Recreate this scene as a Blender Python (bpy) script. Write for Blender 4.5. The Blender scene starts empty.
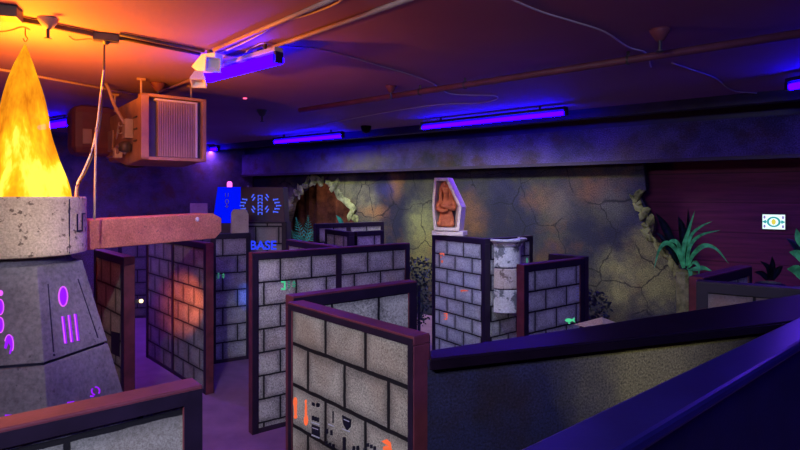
import bpy, bmesh, math, random
from mathutils import Vector, Matrix
random.seed(7)
C = bpy.context.scene.collection
F, HX, HY, CZ = 555.0, 400.0, 195.0, 2.9          # focal length in px, horizon, eye height
ZC = 4.4                                           # ceiling height
PI = math.pi

def P(px, py, d):
    return Vector(((px-HX)/F*d, d, CZ-(py-HY)/F*d))
def G(px, py, z):
    return P(px, py, F*(CZ-z)/(py-HY))

# ------------------------------------------------------------------ materials
class NT:
    def __init__(s, name):
        s.m = bpy.data.materials.new(name); s.m.use_nodes = True
        s.t = s.m.node_tree; s.t.nodes.clear()
        s.out = s.n('ShaderNodeOutputMaterial')
    def n(s, typ, **kw):
        nd = s.t.nodes.new(typ)
        for k, v in kw.items():
            if k in nd.inputs: nd.inputs[k].default_value = v
            else: setattr(nd, k, v)
        return nd
    def l(s, a, b): s.t.links.new(a, b)
    def val(s, x, sock):
        if hasattr(x, 'links'): s.l(x, sock)
        else: sock.default_value = x
    def math(s, op, a, b=0.0, c=None, clamp=False):
        nd = s.n('ShaderNodeMath', operation=op, use_clamp=clamp)
        s.val(a, nd.inputs[0]); s.val(b, nd.inputs[1])
        if c is not None: s.val(c, nd.inputs[2])
        return nd.outputs[0]
    def mix(s, fac, a, b, mode='MIX'):
        nd = s.n('ShaderNodeMix', data_type='RGBA', blend_type=mode)
        s.val(fac, nd.inputs[0])
        for x, i in ((a, 6), (b, 7)):
            if hasattr(x, 'links'): s.l(x, nd.inputs[i])
            else: nd.inputs[i].default_value = tuple(x)+((1,) if len(x) == 3 else ())
        return nd.outputs[2]
    def noise(s, vec, scale, detail=3, rough=.5, off=None):
        if off:
            mp = s.n('ShaderNodeMapping'); s.l(vec, mp.inputs[0]); mp.inputs[1].default_value = off; vec = mp.outputs[0]
        nd = s.n('ShaderNodeTexNoise', Scale=scale, Detail=detail, Roughness=rough)
        s.l(vec, nd.inputs['Vector']); return nd.outputs[0]
    def ramp(s, fac, stops):
        nd = s.n('ShaderNodeValToRGB'); e = nd.color_ramp.elements
        while len(e) < len(stops): e.new(.5)
        for el, (p, c) in zip(e, stops):
            el.position = p; el.color = (c, c, c, 1) if not hasattr(c, '__len__') else tuple(c)+(1,)
        s.l(fac, nd.inputs[0]); return nd.outputs[0]
    def obj(s): return s.n('ShaderNodeTexCoord').outputs['Object']
    def bsdf(s, col, rough=.7, spec=.3, bump=None, bstr=.3, bdist=.01, metal=0.0):
        b = s.n('ShaderNodeBsdfPrincipled')
        if hasattr(col, 'links'): s.l(col, b.inputs['Base Color'])
        else: b.inputs['Base Color'].default_value = tuple(col)+(1,)
        s.val(rough, b.inputs['Roughness']); b.inputs['Specular IOR Level'].default_value = spec
        b.inputs['Metallic'].default_value = metal
        if bump is not None:
            bp = s.n('ShaderNodeBump', Strength=bstr, Distance=bdist)
            s.l(bump, bp.inputs['Height']); s.l(bp.outputs[0], b.inputs['Normal'])
        s.l(b.outputs[0], s.out.inputs[0]); return b

def mat_plain(name, col, rough=.6, spec=.3, var=.25, scale=6, metal=0.0, bstr=.15):
    t = NT(name); o = t.obj()
    n = t.noise(o, scale, 4, .6)
    n2 = t.noise(o, scale*14, 2, .6)
    k = t.ramp(n, [(.3, 1-var), (.7, 1+var)])
    c = t.mix(1.0, col, k, 'MULTIPLY')
    t.bsdf(c, rough, spec, n2, bstr, .004, metal); return t.m

def mat_emit(name, col, strength, base=None):
    t = NT(name)
    e = t.n('ShaderNodeEmission', Strength=strength); e.inputs[0].default_value = tuple(col)+(1,)
    t.l(e.outputs[0], t.out.inputs[0]); return t.m

def mat_blocks(name, bw, rh, top, xoff, lo=(.13,.135,.125), hi=(.55,.56,.50), seed=0.0, brown=.25, mortar=.012, speck=110):
    """airbrushed grey blocks with black hand-painted joints on a panel whose local x runs along it and z up"""
    t = NT(name); o = t.obj()
    w = t.noise(o, 9, 2, .5, (seed, 3.1, 0)); w2 = t.noise(o, 9, 2, .5, (seed, 0, 7.7))
    sp = t.n('ShaderNodeSeparateXYZ'); t.l(o, sp.inputs[0])
    x = t.math('ADD', t.math('ADD', sp.outputs[0], xoff+20*bw), t.math('MULTIPLY', t.math('SUBTRACT', w, .5), .012))
    z = t.math('ADD', t.math('ADD', sp.outputs[2], 20*rh-top), t.math('MULTIPLY', t.math('SUBTRACT', w2, .5), .012))
    cb = t.n('ShaderNodeCombineXYZ'); t.l(x, cb.inputs[0]); t.l(z, cb.inputs[1])
    def brick(ms, sm):
        b = t.n('ShaderNodeTexBrick', offset=.5, offset_frequency=2)
        for k, v in (('Scale', 1.0), ('Mortar Size', ms), ('Mortar Smooth', sm), ('Brick Width', bw), ('Row Height', rh), ('Bias', 0.0)):
            b.inputs[k].default_value = v
        b.inputs['Color1'].default_value = (0, 0, 0, 1); b.inputs['Color2'].default_value = (1, 1, 1, 1)
        t.l(cb.outputs[0], b.inputs['Vector']); return b
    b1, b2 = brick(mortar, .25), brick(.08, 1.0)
    big = t.noise(o, 3.2, 3, .55, (seed*3, seed, 1))
    s1 = t.noise(o, speck, 2, .7, (seed, 0, 0)); s2 = t.noise(o, speck*.45, 2, .7, (0, seed, 0))
    f = t.math('ADD', t.math('MULTIPLY', big, .55), t.math('MULTIPLY', s1, 1.0))
    f = t.math('ADD', f, t.math('MULTIPLY', t.math('SUBTRACT', s2, .5), .8))
    f = t.ramp(f, [(.5, 0.0), (1.08, 1.0)])
    col = t.mix(f, lo, hi)
    col = t.mix(t.math('MULTIPLY', t.ramp(t.noise(o, 2.1, 2, .5, (5, seed, 2)), [(.45, 0.0), (.68, 1.0)]), brown), col, (.20, .12, .07))
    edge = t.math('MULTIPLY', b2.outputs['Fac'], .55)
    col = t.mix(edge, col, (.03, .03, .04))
    col = t.mix(b1.outputs['Fac'], col, (.004, .004, .008))
    h = t.math('SUBTRACT', t.math('MULTIPLY', s1, .6), b1.outputs['Fac'])
    t.bsdf(col, .75, .25, h, .5, .006); return t.m

def mat_mural(name, patches, base=(.012,.014,.03), crack=.9, cscale=1.1, seed=0.0, bright=1.0, cw=.012, pn=1.5, gr=48):
    """airbrushed rock: dark ground, ochre and olive clouds, speckle, thin black cracks. patches: (x,z,rx,rz,colour,strength) in local metres"""
    t = NT(name); o = t.obj()
    sp = t.n('ShaderNodeSeparateXYZ'); t.l(o, sp.inputs[0])
    cb = t.n('ShaderNodeCombineXYZ'); t.l(sp.outputs[0], cb.inputs[0]); t.l(sp.outputs[2], cb.inputs[1]); cb.inputs[2].default_value = seed
    v = cb.outputs[0]
    s1 = t.noise(v, gr, 3, .75)
    n1 = t.noise(v, 1.2, 5, .65); n2 = t.noise(v, 1.7, 4, .6, (7, 3, 1)); n3 = t.noise(v, .9, 4, .6, (2, 9, 4)); n4 = t.noise(v, 3.5, 4, .6, (1, 4, 4))
    col = t.mix(t.ramp(n1, [(.46, 0.0), (.68, 1.0)]), base, tuple(c*bright for c in (.085, .085, .05)))
    col = t.mix(t.math('MULTIPLY', t.ramp(n2, [(.5, 0.0), (.66, 1.0)]), .75), col, tuple(c*bright for c in (.15, .075, .03)))
    col = t.mix(t.math('MULTIPLY', t.ramp(n3, [(.52, 0.0), (.66, 1.0)]), .7), col, (.018, .02, .06))
    for (px, pz, rx, rz, pc, ps) in patches:
        dx = t.math('DIVIDE', t.math('SUBTRACT', sp.outputs[0], px), rx); dz = t.math('DIVIDE', t.math('SUBTRACT', sp.outputs[2], pz), rz)
        r2 = t.math('ADD', t.math('MULTIPLY', dx, dx), t.math('MULTIPLY', dz, dz))
        r2 = t.math('ADD', r2, t.math('MULTIPLY', t.math('SUBTRACT', n4, .5), pn))
        f = t.math('MULTIPLY', t.ramp(r2, [(0.0, 1.0), (.15, .72), (.35, .42), (.65, .15), (1.0, 0.0)]), ps)
        col = t.mix(f, col, pc)
    col = t.mix(1.0, col, t.ramp(s1, [(.3, .2), (.75, 2.0)]), 'MULTIPLY')
    if crack:
        dn = t.n('ShaderNodeTexNoise', Scale=2.5, Detail=3); t.l(v, dn.inputs['Vector'])
        ad = t.n('ShaderNodeVectorMath', operation='MULTIPLY_ADD'); t.l(dn.outputs[1], ad.inputs[0]); ad.inputs[1].default_value = (.35, .35, 0); t.l(v, ad.inputs[2])
        vo = t.n('ShaderNodeTexVoronoi', feature='DISTANCE_TO_EDGE', Scale=cscale); t.l(ad.outputs[0], vo.inputs['Vector'])
        ln = t.ramp(vo.outputs['Distance'], [(0.0, 1.0), (cw, 0.0)])
        keep = t.ramp(t.noise(v, .7, 2, .5, (4, 4, 8)), [(.40, 0.0), (.46, 1.0)])
        col = t.mix(t.math('MULTIPLY', t.math('MULTIPLY', ln, keep), crack), col, (.003, .004, .006))
    t.bsdf(col, .7, .25, s1, .3, .006); return t.m

M = {}
M['frame'] = mat_plain('maroon_painted_timber', (.095, .02, .036), .55, .35, .4, 5)
M['frame_dark'] = mat_plain('dark_painted_timber', (.02, .011, .026), .5, .35, .4, 5)
M['trim_black'] = mat_plain('violet_black_trim', (.010, .005, .020), .5, .35, .4, 5)
M['black'] = mat_plain('navy_black_paint', (.008, .006, .03), .45, .4, .3, 6)
M['gloss_black'] = mat_plain('glossy_black_paint', (.006, .003, .008), .38, .04, .3, 3, bstr=.06)
M['gloss_rail'] = mat_plain('glossy_rail_paint', (.010, .008, .075), .28, .6, .3, 3, bstr=.06)
M['metal'] = mat_plain('grey_painted_metal', (.34, .27, .2), .5, .4, .2, 4)
M['metal_dark'] = mat_plain('dark_metal', (.05, .045, .04), .45, .5, .3, 8)
M['heater'] = mat_plain('tan_enamel_sheet', (.36, .2, .12), .5, .35, .25, 4)
M['pipe'] = mat_plain('painted_pipe', (.36, .24, .2), .5, .4, .2, 3)
M['pipe_dark'] = mat_plain('dull_red_pipe', (.15, .045, .055), .55, .4, .25, 3)
M['cable'] = mat_plain('pale_cable', (.55, .5, .45), .5, .3, .1, 3)
M['cable_dark'] = mat_plain('dark_cable', (.06, .045, .04), .5, .3, .1, 3)
M['white'] = mat_plain('white_plastic', (.75, .72, .68), .4, .4, .05, 3, bstr=.02)
M['tube'] = mat_emit('ultraviolet_tube', (.004, 0.0, 1.0), 50)
M['tube_near'] = mat_emit('ultraviolet_tube_near', (.005, 0.0, 1.0), 30)
M['neon_purple'] = mat_emit('purple_fluorescent_paint', (.34, .01, 1.0), 1.0)
M['neon_pink'] = mat_emit('bright_purple_fluorescent_paint', (.75, .12, 1.0), 1.15)
M['neon_blue'] = mat_emit('blue_fluorescent_paint', (.03, .06, 1.0), 1.0)
M['neon_pale'] = mat_emit('pale_blue_fluorescent_paint', (.07, .13, 1.0), 1.0)
M['neon_green'] = mat_emit('green_fluorescent_paint', (.10, .75, .36), .85)
M['neon_dimgreen'] = mat_emit('dim_green_fluorescent_paint', (.1, .5, .34), .5)
M['neon_orange'] = mat_emit('orange_fluorescent_paint', (1.0, .16, .06), .9)
M['neon_red'] = mat_emit('red_fluorescent_paint', (1.0, .18, .12), .7)
M['symbol_dark'] = mat_plain('black_symbol_paint', (.006, .006, .02), .6, .2, .1, 3)
M['symbol_pale'] = mat_plain('pale_symbol_paint', (.35, .37, .5), .6, .2, .1, 3)

def mat_stone(name, c1, c2, dark, scale=3, spots=True, ss=13, st=.64):
    t = NT(name); o = t.obj()
    n = t.noise(o, scale, 5, .65); s = t.noise(o, scale*20, 2, .6)
    col = t.mix(t.ramp(n, [(.35, 0.0), (.65, 1.0)]), c1, c2)
    if spots:
        p = t.ramp(t.noise(o, ss, 4, .65, (4, 1, 2)), [(st, 0.0), (st+.05, 1.0)])
        col = t.mix(t.math('MULTIPLY', p, .8), col, dark)
    col = t.mix(1.0, col, t.ramp(s, [(.3, .75), (.7, 1.2)]), 'MULTIPLY')
    t.bsdf(col, .8, .2, s, .4, .01); return t.m
M['basin'] = mat_stone('pitted_tan_stone', (.42, .33, .24), (.62, .50, .37), (.08, .05, .04), 3, True, 15, .59)
M['arm'] = mat_stone('terracotta_painted_beam', (.52, .18, .10), (.68, .26, .14), (.2, .1, .08))
M['pillar'] = mat_stone('dark_violet_stone', (.13, .12, .15), (.23, .21, .25), (.08, .07, .09), 1.5)
M['marble'] = mat_stone('mottled_white_marble', (.42, .43, .42), (.6, .6, .58), (.05, .06, .07), 2, True, 5, .53)
M['marble_stain'] = mat_stone('brown_stained_marble', (.40, .33, .27), (.5, .42, .35), (.1, .07, .05), 3, True, 6, .56)
M['slab'] = mat_stone('weathered_tan_slab', (.35, .29, .22), (.45, .38, .3), (.2, .15, .1), 5)
M['niche'] = mat_stone('pale_plaster', (.6, .5, .45), (.72, .62, .55), (.3, .2, .18), 4, False)
M['copper'] = mat_stone('copper_painted_figure', (.40, .10, .04), (.6, .19, .08), (.2, .05, .03), 8, False)
M['rock'] = mat_stone('yellow_green_rock', (.10, .12, .04), (.5, .58, .2), (.01, .01, .015), 4)
M['rock_dull'] = mat_stone('olive_broken_rock', (.06, .07, .02), (.30, .34, .11), (.01, .01, .015), 4)
M['brown'] = mat_stone('brown_backdrop', (.09, .035, .02), (.36, .15, .07), (.02, .01, .01), 2, False)
M['base_blue'] = mat_emit('blue_backlit_panel', (.0, .006, 1.0), .95)
M['base_dark'] = mat_plain('dark_station_panel', (.05, .03, .06), .4, .4, .2, 4)
def mat_leaf(name, c, e):
    t = NT(name); o = t.obj()
    n = t.noise(o, 9, 3, .6); col = t.mix(t.ramp(n, [(.35, 0.0), (.65, 1.0)]), tuple(x*.35 for x in c), c)
    b = t.bsdf(col, .45, .4)
    t.l(col, b.inputs['Emission Color']); b.inputs['Emission Strength'].default_value = e
    return t.m
M['leaf'] = mat_leaf('fluorescent_green_leaf', (.06, .34, .20), .3)
M['leaf_dark'] = mat_leaf('dark_leaf', (.015, .03, .05), 0.0)
M['fern'] = mat_leaf('fluorescent_fern_leaf', (.06, .5, .36), .22)

# ceiling, floor, planks
t = NT('ceiling_paint'); o = t.obj()
n = t.noise(o, .6, 3, .5); n2 = t.noise(o, 30, 3, .6)
t.bsdf(t.mix(t.ramp(n, [(.35, 0.0), (.65, 1.0)]), (.27, .145, .255), (.32, .175, .295)), .75, .25, n2, .12, .01); M['ceiling'] = t.m
t = NT('violet_floor'); o = t.obj()
n = t.noise(o, 2.5, 4, .6); n2 = t.noise(o, 90, 2, .6)
t.bsdf(t.mix(t.ramp(n, [(.3, 0.0), (.7, 1.0)]), (.16, .09, .17), (.24, .14, .24)), .6, .3, n2, .3, .004); M['floor'] = t.m
t = NT('dark_red_planks'); o = t.obj()
sp = t.n('ShaderNodeSeparateXYZ'); t.l(o, sp.inputs[0])
mp = t.n('ShaderNodeMapping'); t.l(o, mp.inputs[0]); mp.inputs[3].default_value = (.6, 1, 9)
n = t.noise(mp.outputs[0], 1.6, 4, .6)
fr = t.math('FRACT', t.math('DIVIDE', sp.outputs[2], .55))
gr = t.ramp(fr, [(0.0, .25), (.05, 1.0)])
col = t.mix(t.ramp(n, [(.3, 0.0), (.7, 1.0)]), (.10, .010, .05), (.21, .022, .085))
t.bsdf(t.mix(1.0, col, gr, 'MULTIPLY'), .6, .3, n, .3, .01); M['planks'] = t.m
M['dark_wall'] = mat_mural('dark_clouded_wall', [], (.12, .09, .16), 0, bright=.8, seed=5)

# ------------------------------------------------------------------ mesh helpers
def box(bm, x0, x1, y0, y1, z0, z1, mtx=None):
    vs = [bm.verts.new(Vector(p) if mtx is None else mtx @ Vector(p)) for p in
          ((x0,y0,z0),(x1,y0,z0),(x1,y1,z0),(x0,y1,z0),(x0,y0,z1),(x1,y0,z1),(x1,y1,z1),(x0,y1,z1))]
    for f in ((0,3,2,1),(4,5,6,7),(0,1,5,4),(1,2,6,5),(2,3,7,6),(3,0,4,7)):
        bm.faces.new([vs[i] for i in f])
def B(*args, mtx=None):
    bm = bmesh.new(); box(bm, *args, mtx=mtx); return bm
def prism(bm, pts, off):
    """polygon (list of Vectors) extruded by vector off"""
    a = [bm.verts.new(p) for p in pts]; b = [bm.verts.new(Vector(p)+off) for p in pts]
    n = len(a)
    try: bm.faces.new(a[::-1]); bm.faces.new(b)
    except ValueError: pass
    for i in range(n): bm.faces.new((a[i], a[(i+1) % n], b[(i+1) % n], b[i]))
def smooth_path(pts, k=5):
    pts = [Vector(p) for p in pts]
    if len(pts) < 3: return pts
    q = [pts[0]*2-pts[1]]+pts+[pts[-1]*2-pts[-2]]; out = []
    for i in range(1, len(q)-2):
        for j in range(k):
            s = j/k; a, b, c, d = q[i-1:i+3]
            out.append(.5*((2*b)+(c-a)*s+(2*a-5*b+4*c-d)*s*s+(3*b-a-3*c+d)*s**3))
    out.append(pts[-1]); return out
def tube(bm, pts, r, n=8, caps=True):
    pts = [Vector(p) for p in pts]; rings = []
    up = Vector((0, 0, 1))
    for i, p in enumerate(pts):
        d = (pts[min(i+1, len(pts)-1)]-pts[max(i-1, 0)]).normalized()
        a = d.cross(up if abs(d.z) < .95 else Vector((1, 0, 0))).normalized(); b = d.cross(a)
        rr = r[i] if hasattr(r, '__len__') else r
        rings.append([bm.verts.new(p+(a*math.cos(2*PI*k/n)+b*math.sin(2*PI*k/n))*rr) for k in range(n)])
    for u, v in zip(rings, rings[1:]):
        for k in range(n): bm.faces.new((u[k], u[(k+1) % n], v[(k+1) % n], v[k]))
    if caps: bm.faces.new(rings[0][::-1]); bm.faces.new(rings[-1])
def lathe(bm, prof, n=32, c=(0, 0, 0), a0=0, a1=2*PI, cap=True):
    c = Vector(c); full = abs(a1-a0-2*PI) < 1e-6; k = n if full else n+1
    rings = []
    for r, z in prof:
        rings.append([bm.verts.new(c+Vector((math.cos(a0+(a1-a0)*i/n)*r, math.sin(a0+(a1-a0)*i/n)*r, z))) for i in range(k)])
    for u, v in zip(rings, rings[1:]):
        for i in range(n): bm.faces.new((u[i], u[(i+1) % k], v[(i+1) % k], v[i]))
    if cap:
        bm.faces.new(rings[0][::-1]); bm.faces.new(rings[-1])
def obj(name, bm, mat, parent=None, world=False, smooth=False, bevel=0, inv=None):
    bmesh.ops.recalc_face_normals(bm, faces=bm.faces)
    me = bpy.data.meshes.new(name)
    if world and parent is not None:
        bm.transform(MW[parent.name].inverted())
    bm.to_mesh(me); bm.free()
    me.materials.append(M[mat] if isinstance(mat, str) else mat)
    if smooth:
        for p in me.polygons: p.use_smooth = True
    o = bpy.data.objects.new(name, me); C.objects.link(o)
    MW[o.name] = Matrix.Identity(4)
    if parent is not None:
        o.parent = parent; MW[o.name] = MW[parent.name].copy()
    if bevel:
        b = o.modifiers.new('bevel', 'BEVEL'); b.width = bevel; b.segments = 2; b.limit_method = 'ANGLE'
    return o
MW = {}
def tag(o, label, cat, group=None):
    o['label'] = label; o['category'] = cat; o['kind'] = 'thing'
    if group: o['group'] = group
    return o
def thing(name, label, cat, loc=(0, 0, 0), rz=0.0, group=None):
    o = bpy.data.objects.new(name, None); C.objects.link(o); o.empty_display_size = .1
    o.location = loc; o.rotation_euler = (0, 0, rz)
    MW[o.name] = Matrix.Translation(Vector(loc)) @ Matrix.Rotation(rz, 4, 'Z')
    return tag(o, label, cat, group)
def put(o, loc, rz=0.0):
    o.location = loc; o.rotation_euler = (0, 0, rz); MW[o.name] = Matrix.Translation(Vector(loc)) @ Matrix.Rotation(rz, 4, 'Z')
    return o
def struct(name, bm, mat, **kw):
    o = obj(name, bm, mat, **kw); o['kind'] = 'structure'; return o

def on_plane(px, py, p0, nrm):
    d = Vector(((px-HX)/F, 1, -(py-HY)/F)); o = Vector((0, 0, CZ))
    return o+d*((p0-o).dot(nrm)/d.dot(nrm))
def px_poly(bm, poly, p0, nrm, lift=.004, th=.004):
    """a flat painted mark lying on a face: outline traced onto that face"""
    q = [on_plane(x, y, p0, nrm)+nrm*lift for x, y in poly]
    prism(bm, q, -nrm*th)
def ell(cx, cy, rx, ry, n=14, rot=0.0):
    return [(cx+rx*math.cos(a)*math.cos(rot)-ry*math.sin(a)*math.sin(rot), cy+rx*math.cos(a)*math.sin(rot)+ry*math.sin(a)*math.cos(rot)) for a in [2*PI*i/n for i in range(n)]]
def rect(x0, y0, x1, y1, sk=0.0):
    return [(x0, y0), (x1, y0+sk), (x1, y1+sk), (x0, y1)]

# ------------------------------------------------------------------ the setting
A_DIR = Vector((.783, -.622, 0)).normalized()      # along the back wall, to the right
N_IN = Vector((-.622, -.783, 0))                   # from the back wall into the room
L0 = Vector((.47, 13.0, 0))
def on_back(px, off=0.0):
    """s along the back wall line (offset behind it) where the sight line px meets it"""
    p0 = L0-N_IN*off; k = (px-HX)/F
    # p0 + s*A : x = k*y
    return (k*p0.y-p0.x)/(A_DIR.x-k*A_DIR.y)
ROTB = math.atan2(A_DIR.y, A_DIR.x)

struct('floor', B(-14, 16, -5, 24, -.1, 0), 'floor')
struct('ceiling', B(-14, 16, -5, 24, ZC, ZC+.1), 'ceiling')
# beam under the ceiling along the back wall
def backbox(name, s0, s1, y0, y1, z0, z1, mat, kind='structure'):
    o = obj(name, B(s0, s1, y0, y1, z0, z1), mat); put(o, L0, ROTB); o['kind'] = kind; return o
sL = on_back(240); sR = 12.0
def bpatch(px, py, rx, rz, col, st, off):
    s = on_back(px, off); q = L0-N_IN*off+A_DIR*s
    return (s, CZ-(py-HY)/F*q.y, rx, rz, col, st)
OL, OC, BN, NV, YG = (.22, .24, .085), (.27, .13, .04), (.14, .07, .03), (.010, .012, .03), (.36, .38, .2)
beam_p = [bpatch(283, 162, .9, .5, (.11, .125, .05), .7, 0), bpatch(365, 162, 1.3, .5, (.12, .115, .045), .7, 0), bpatch(640, 150, .9, .5, (.13, .115, .09), .5, 0)]
M['beam'] = mat_mural('clouded_beam_paint', beam_p, (.07, .05, .14), 0, seed=2, bright=.3)
backbox('trim_1', sL, sR, 0, .45, 3.5, 4.15, 'beam')
backbox('trim_2', sL, sR, -.06, 0, 3.47, 3.53, 'frame_dark')
backbox('trim_3', sL, sR, -.9, -.7, ZC-.16, ZC, 'frame_dark')
backbox('trim_4', sL, sR, .1, .6, 4.15, ZC, 'black')
# painted rock wall with a cave mouth, its outline one polygon standing 0.45 behind the beam face
OFF = .45
def rp(px, py):
    s = on_back(px, OFF); q = L0-N_IN*OFF+A_DIR*s
    return Vector((s, 0, CZ-(py-HY)/F*q.y))
top = 3.55
cave = [(287, 252), (288, 238), (286, 226), (290, 212), (292, 203), (297, 195), (303, 190), (309, 183), (316, 181), (324, 183), (331, 186), (337, 193), (344, 200), (349, 209), (353, 218), (357, 232), (359, 252)]
edge = [(643, 176), (646, 190), (640, 196), (646, 207), (655, 222), (652, 236), (663, 247), (672, 254), (682, 266), (688, 277), (692, 300)]
outline = [Vector((sL, 0, 0)), Vector((sL, 0, top))]
e0 = [rp(*p) for p in edge]; e0[0].z = top
outline += e0 + [Vector((e0[-1].x, 0, 0))]
cv = [rp(*p) for p in cave]; cr = cv[::-1]
outline += [Vector((cr[0].x, 0, 0))]+cr+[Vector((cr[-1].x, 0, 0))]
mur = [bpatch(x, y, rx, rz, c, s, OFF) for x, y, rx, rz, c, s in (
    (285, 205, .8, .9, OL, .8), (345, 190, .9, .6, OL, .8), (368, 205, .6, .8, (.2, .2, .09), .8), (375, 212, .8, .25, OC, .8), (395, 185, .35, .6, OC, .7),
    (385, 188, .5, .4, (.03, .03, .11), .8), (398, 222, .8, 1.0, NV, .95), (422, 225, .7, .9, OL, .6), (425, 255, .8, .9, (.14, .13, .04), .6),
    (500, 215, .7, 1.0, NV, .9), (520, 240, .8, .7, NV, .9), (545, 200, .6, .4, BN, .6), (595, 190, .7, .4, BN, .8), (560, 205, .5, .6, (.08, .075, .06), .7), (590, 235, .8, .5, NV, .9), (592, 300, .5, .5, NV, 1.0),
    (615, 200, .5, .6, (.07, .075, .06), .8), (650, 250, .6, .6, (.19, .19, .07), .8), (625, 280, .9, .7, (.22, .22, .08), .85), (665, 285, .5, .6, (.22, .24, .08), .8), (470, 215, .6, .7, BN, .6))]
M['mural'] = mat_mural('painted_rock_wall', mur, (.016, .018, .03), .95, 1.15, 1.0, .62, .018)
bm = bmesh.new(); prism(bm, outline, Vector((0, .18, 0)))
wb = struct('wall_back', bm, 'mural'); put(wb, L0-N_IN*OFF, ROTB)
# broken stones standing proud around the cave mouth and along the broken end
def stones(name, pts, mat, r0, r1, parent, jitter=.06):
    bm = bmesh.new()
    for p in pts:
        r = random.uniform(r0, r1)
        mtx = Matrix.Translation(p+Vector((random.uniform(-jitter, jitter), -.03, random.uniform(-jitter, jitter)))) @ Matrix.Rotation(random.uniform(0, 3), 4, 'Y') @ Matrix.Diagonal((r*random.uniform(1.0, 1.7), .05, r*random.uniform(.45, .75), 1))
        res = bmesh.ops.create_icosphere(bm, subdivisions=1, radius=1, matrix=mtx)
        for v in res['verts']: v.co += Vector((random.uniform(-1, 1), random.uniform(-.4, .4), random.uniform(-1, 1)))*r*.22
    return obj(name, bm, mat, parent)
dense = []
for a, b in zip(cv[1:], cv[2:-1]):
    dense += [a, (a+b)/2]
stones('rock_rim', [d+(d-Vector((rp(320, 225))))*.05 for d in dense], 'rock', .10, .2, wb)
dense = []
for a, b in zip(e0[1:], e0[2:]): dense += [a.lerp(b, k/3)+Vector((-.1, 0, 0)) for k in range(3)]
stones('rock_edge', dense, 'rock_dull', .06, .12, wb, .05)
# cave recess: brown backdrop with folds
bm = bmesh.new()
for i in range(36):
    pass
n = 44; s0, s1 = on_back(276, 1.3), on_back(366, 1.3); row = []
for j in range(2):
    row.append([bm.verts.new((s0+(s1-s0)*i/n, .09*math.sin(i*1.3)+.06*math.sin(i*2.9), 3.5*j)) for i in range(n+1)])
for i in range(n): bm.faces.new((row[0][i], row[0][i+1], row[1][i+1], row[1][i]))
bmesh.ops.solidify(bm, geom=bm.faces[:], thickness=.03)
o = struct('wall_cave', bm, 'brown', smooth=True); put(o, L0-N_IN*1.3, ROTB)
o = struct('wall_cave_left', B(on_back(276, .63)-.1, on_back(276, .63), 0, .75, 0, 3.5), 'brown'); put(o, L0-N_IN*.64, ROTB)
o = struct('wall_cave_right', B(on_back(366, .63), on_back(366, .63)+.1, 0, .75, 0, 3.5), 'brown'); put(o, L0-N_IN*.64, ROTB)
# dark red plank wall in the recess on the right
o = struct('wall_right', B(on_back(600, 1.4), sR, 0, .1, 0, 4.15), 'planks'); put(o, L0-N_IN*1.4, ROTB)
# left end wall, perpendicular
cor = L0+A_DIR*sL
o = struct('wall_left', B(-.4, 13, 0, .12, 0, ZC), 'dark_wall'); put(o, cor-A_DIR*.02+N_IN*0, math.atan2(N_IN.y, N_IN.x)+0)
struct('wall_front', B(-14, 16, -5.1, -5, 0, ZC), 'dark_wall')
o = struct('wall_end', B(-14.1, -14, -5, 8, 0, ZC), 'dark_wall')
o = struct('wall_side', B(11.9, 12, -5, 5, 0, ZC), 'dark_wall')

# ------------------------------------------------------------------ maze walls
TH, CAP = .115, .085
WALLS = {}
def maze_wall(key, a, b, h, label, bw=.42, rh=.30, xoff=0.0, left_post=True, right_post=True, mids=(), frame='frame', top_gap=CAP, pw=.085, lo=None, hi=None, brown=.25, mortar=.012, ext=(0, 0), cap=CAP, speck=110):
    a = Vector((a[0], a[1], 0)); b = Vector((b[0], b[1], 0))
    d = (b-a).normalized(); a = a-d*ext[0]; b = b+d*ext[1]
    L = (b-a).length; rz = math.atan2(d.y, d.x)
    t = thing('maze_wall', label, 'maze wall', a, rz, 'painted block walls of the maze')
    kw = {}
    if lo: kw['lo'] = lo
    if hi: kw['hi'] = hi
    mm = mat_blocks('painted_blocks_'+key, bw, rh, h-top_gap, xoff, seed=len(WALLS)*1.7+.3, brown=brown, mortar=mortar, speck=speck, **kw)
    x0 = pw if left_post else 0; x1 = L-(pw if right_post else 0)
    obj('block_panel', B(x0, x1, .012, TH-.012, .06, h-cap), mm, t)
    obj('top_cap', B(0, L, 0, TH, h-cap, h), frame, t, bevel=.006)
    obj('bottom_rail', B(x0, x1, .004, TH-.004, 0, .06), 'frame_dark', t)
    if left_post: obj('post', B(0, pw, 0, TH, 0, h-cap), frame, t, bevel=.005)
    if right_post: obj('post', B(L-pw, L, 0, TH, 0, h-cap), frame, t, bevel=.005)
    bm = bmesh.new()
    for y0, y1 in ((-.003, 0), (TH, TH+.003)):
        box(bm, .003, L-.003, y0, y1, h-cap, h-.012)
        if left_post: box(bm, .003, pw-.002, y0, y1, 0, h-cap)
        if right_post: box(bm, L-pw+.002, L-.003, y0, y1, 0, h-cap)
    obj('face_trim', bm, 'trim_black', t)
    for m in mids: obj('post', B(m-pw*.5, m+pw*.5, .002, TH-.002, .06, h-cap), 'frame_dark', t)
    nrm = Vector((d.y, -d.x, 0))
    WALLS[key] = (t, a, nrm, L, h); return t
def symbols(key, polys, mat, lift=.003):
    t, a, nrm, L, h = WALLS[key]
    p0 = a-nrm*.012
    bm = bmesh.new()
    for p in polys: px_poly(bm, p, p0, nrm, lift+.002, .004)
    return obj('painted_symbol', bm, mat, t, world=True)
def xy(v): return (v.x, v.y)
g = lambda px, py, z=2.2: xy(G(px, py, z))

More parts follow.
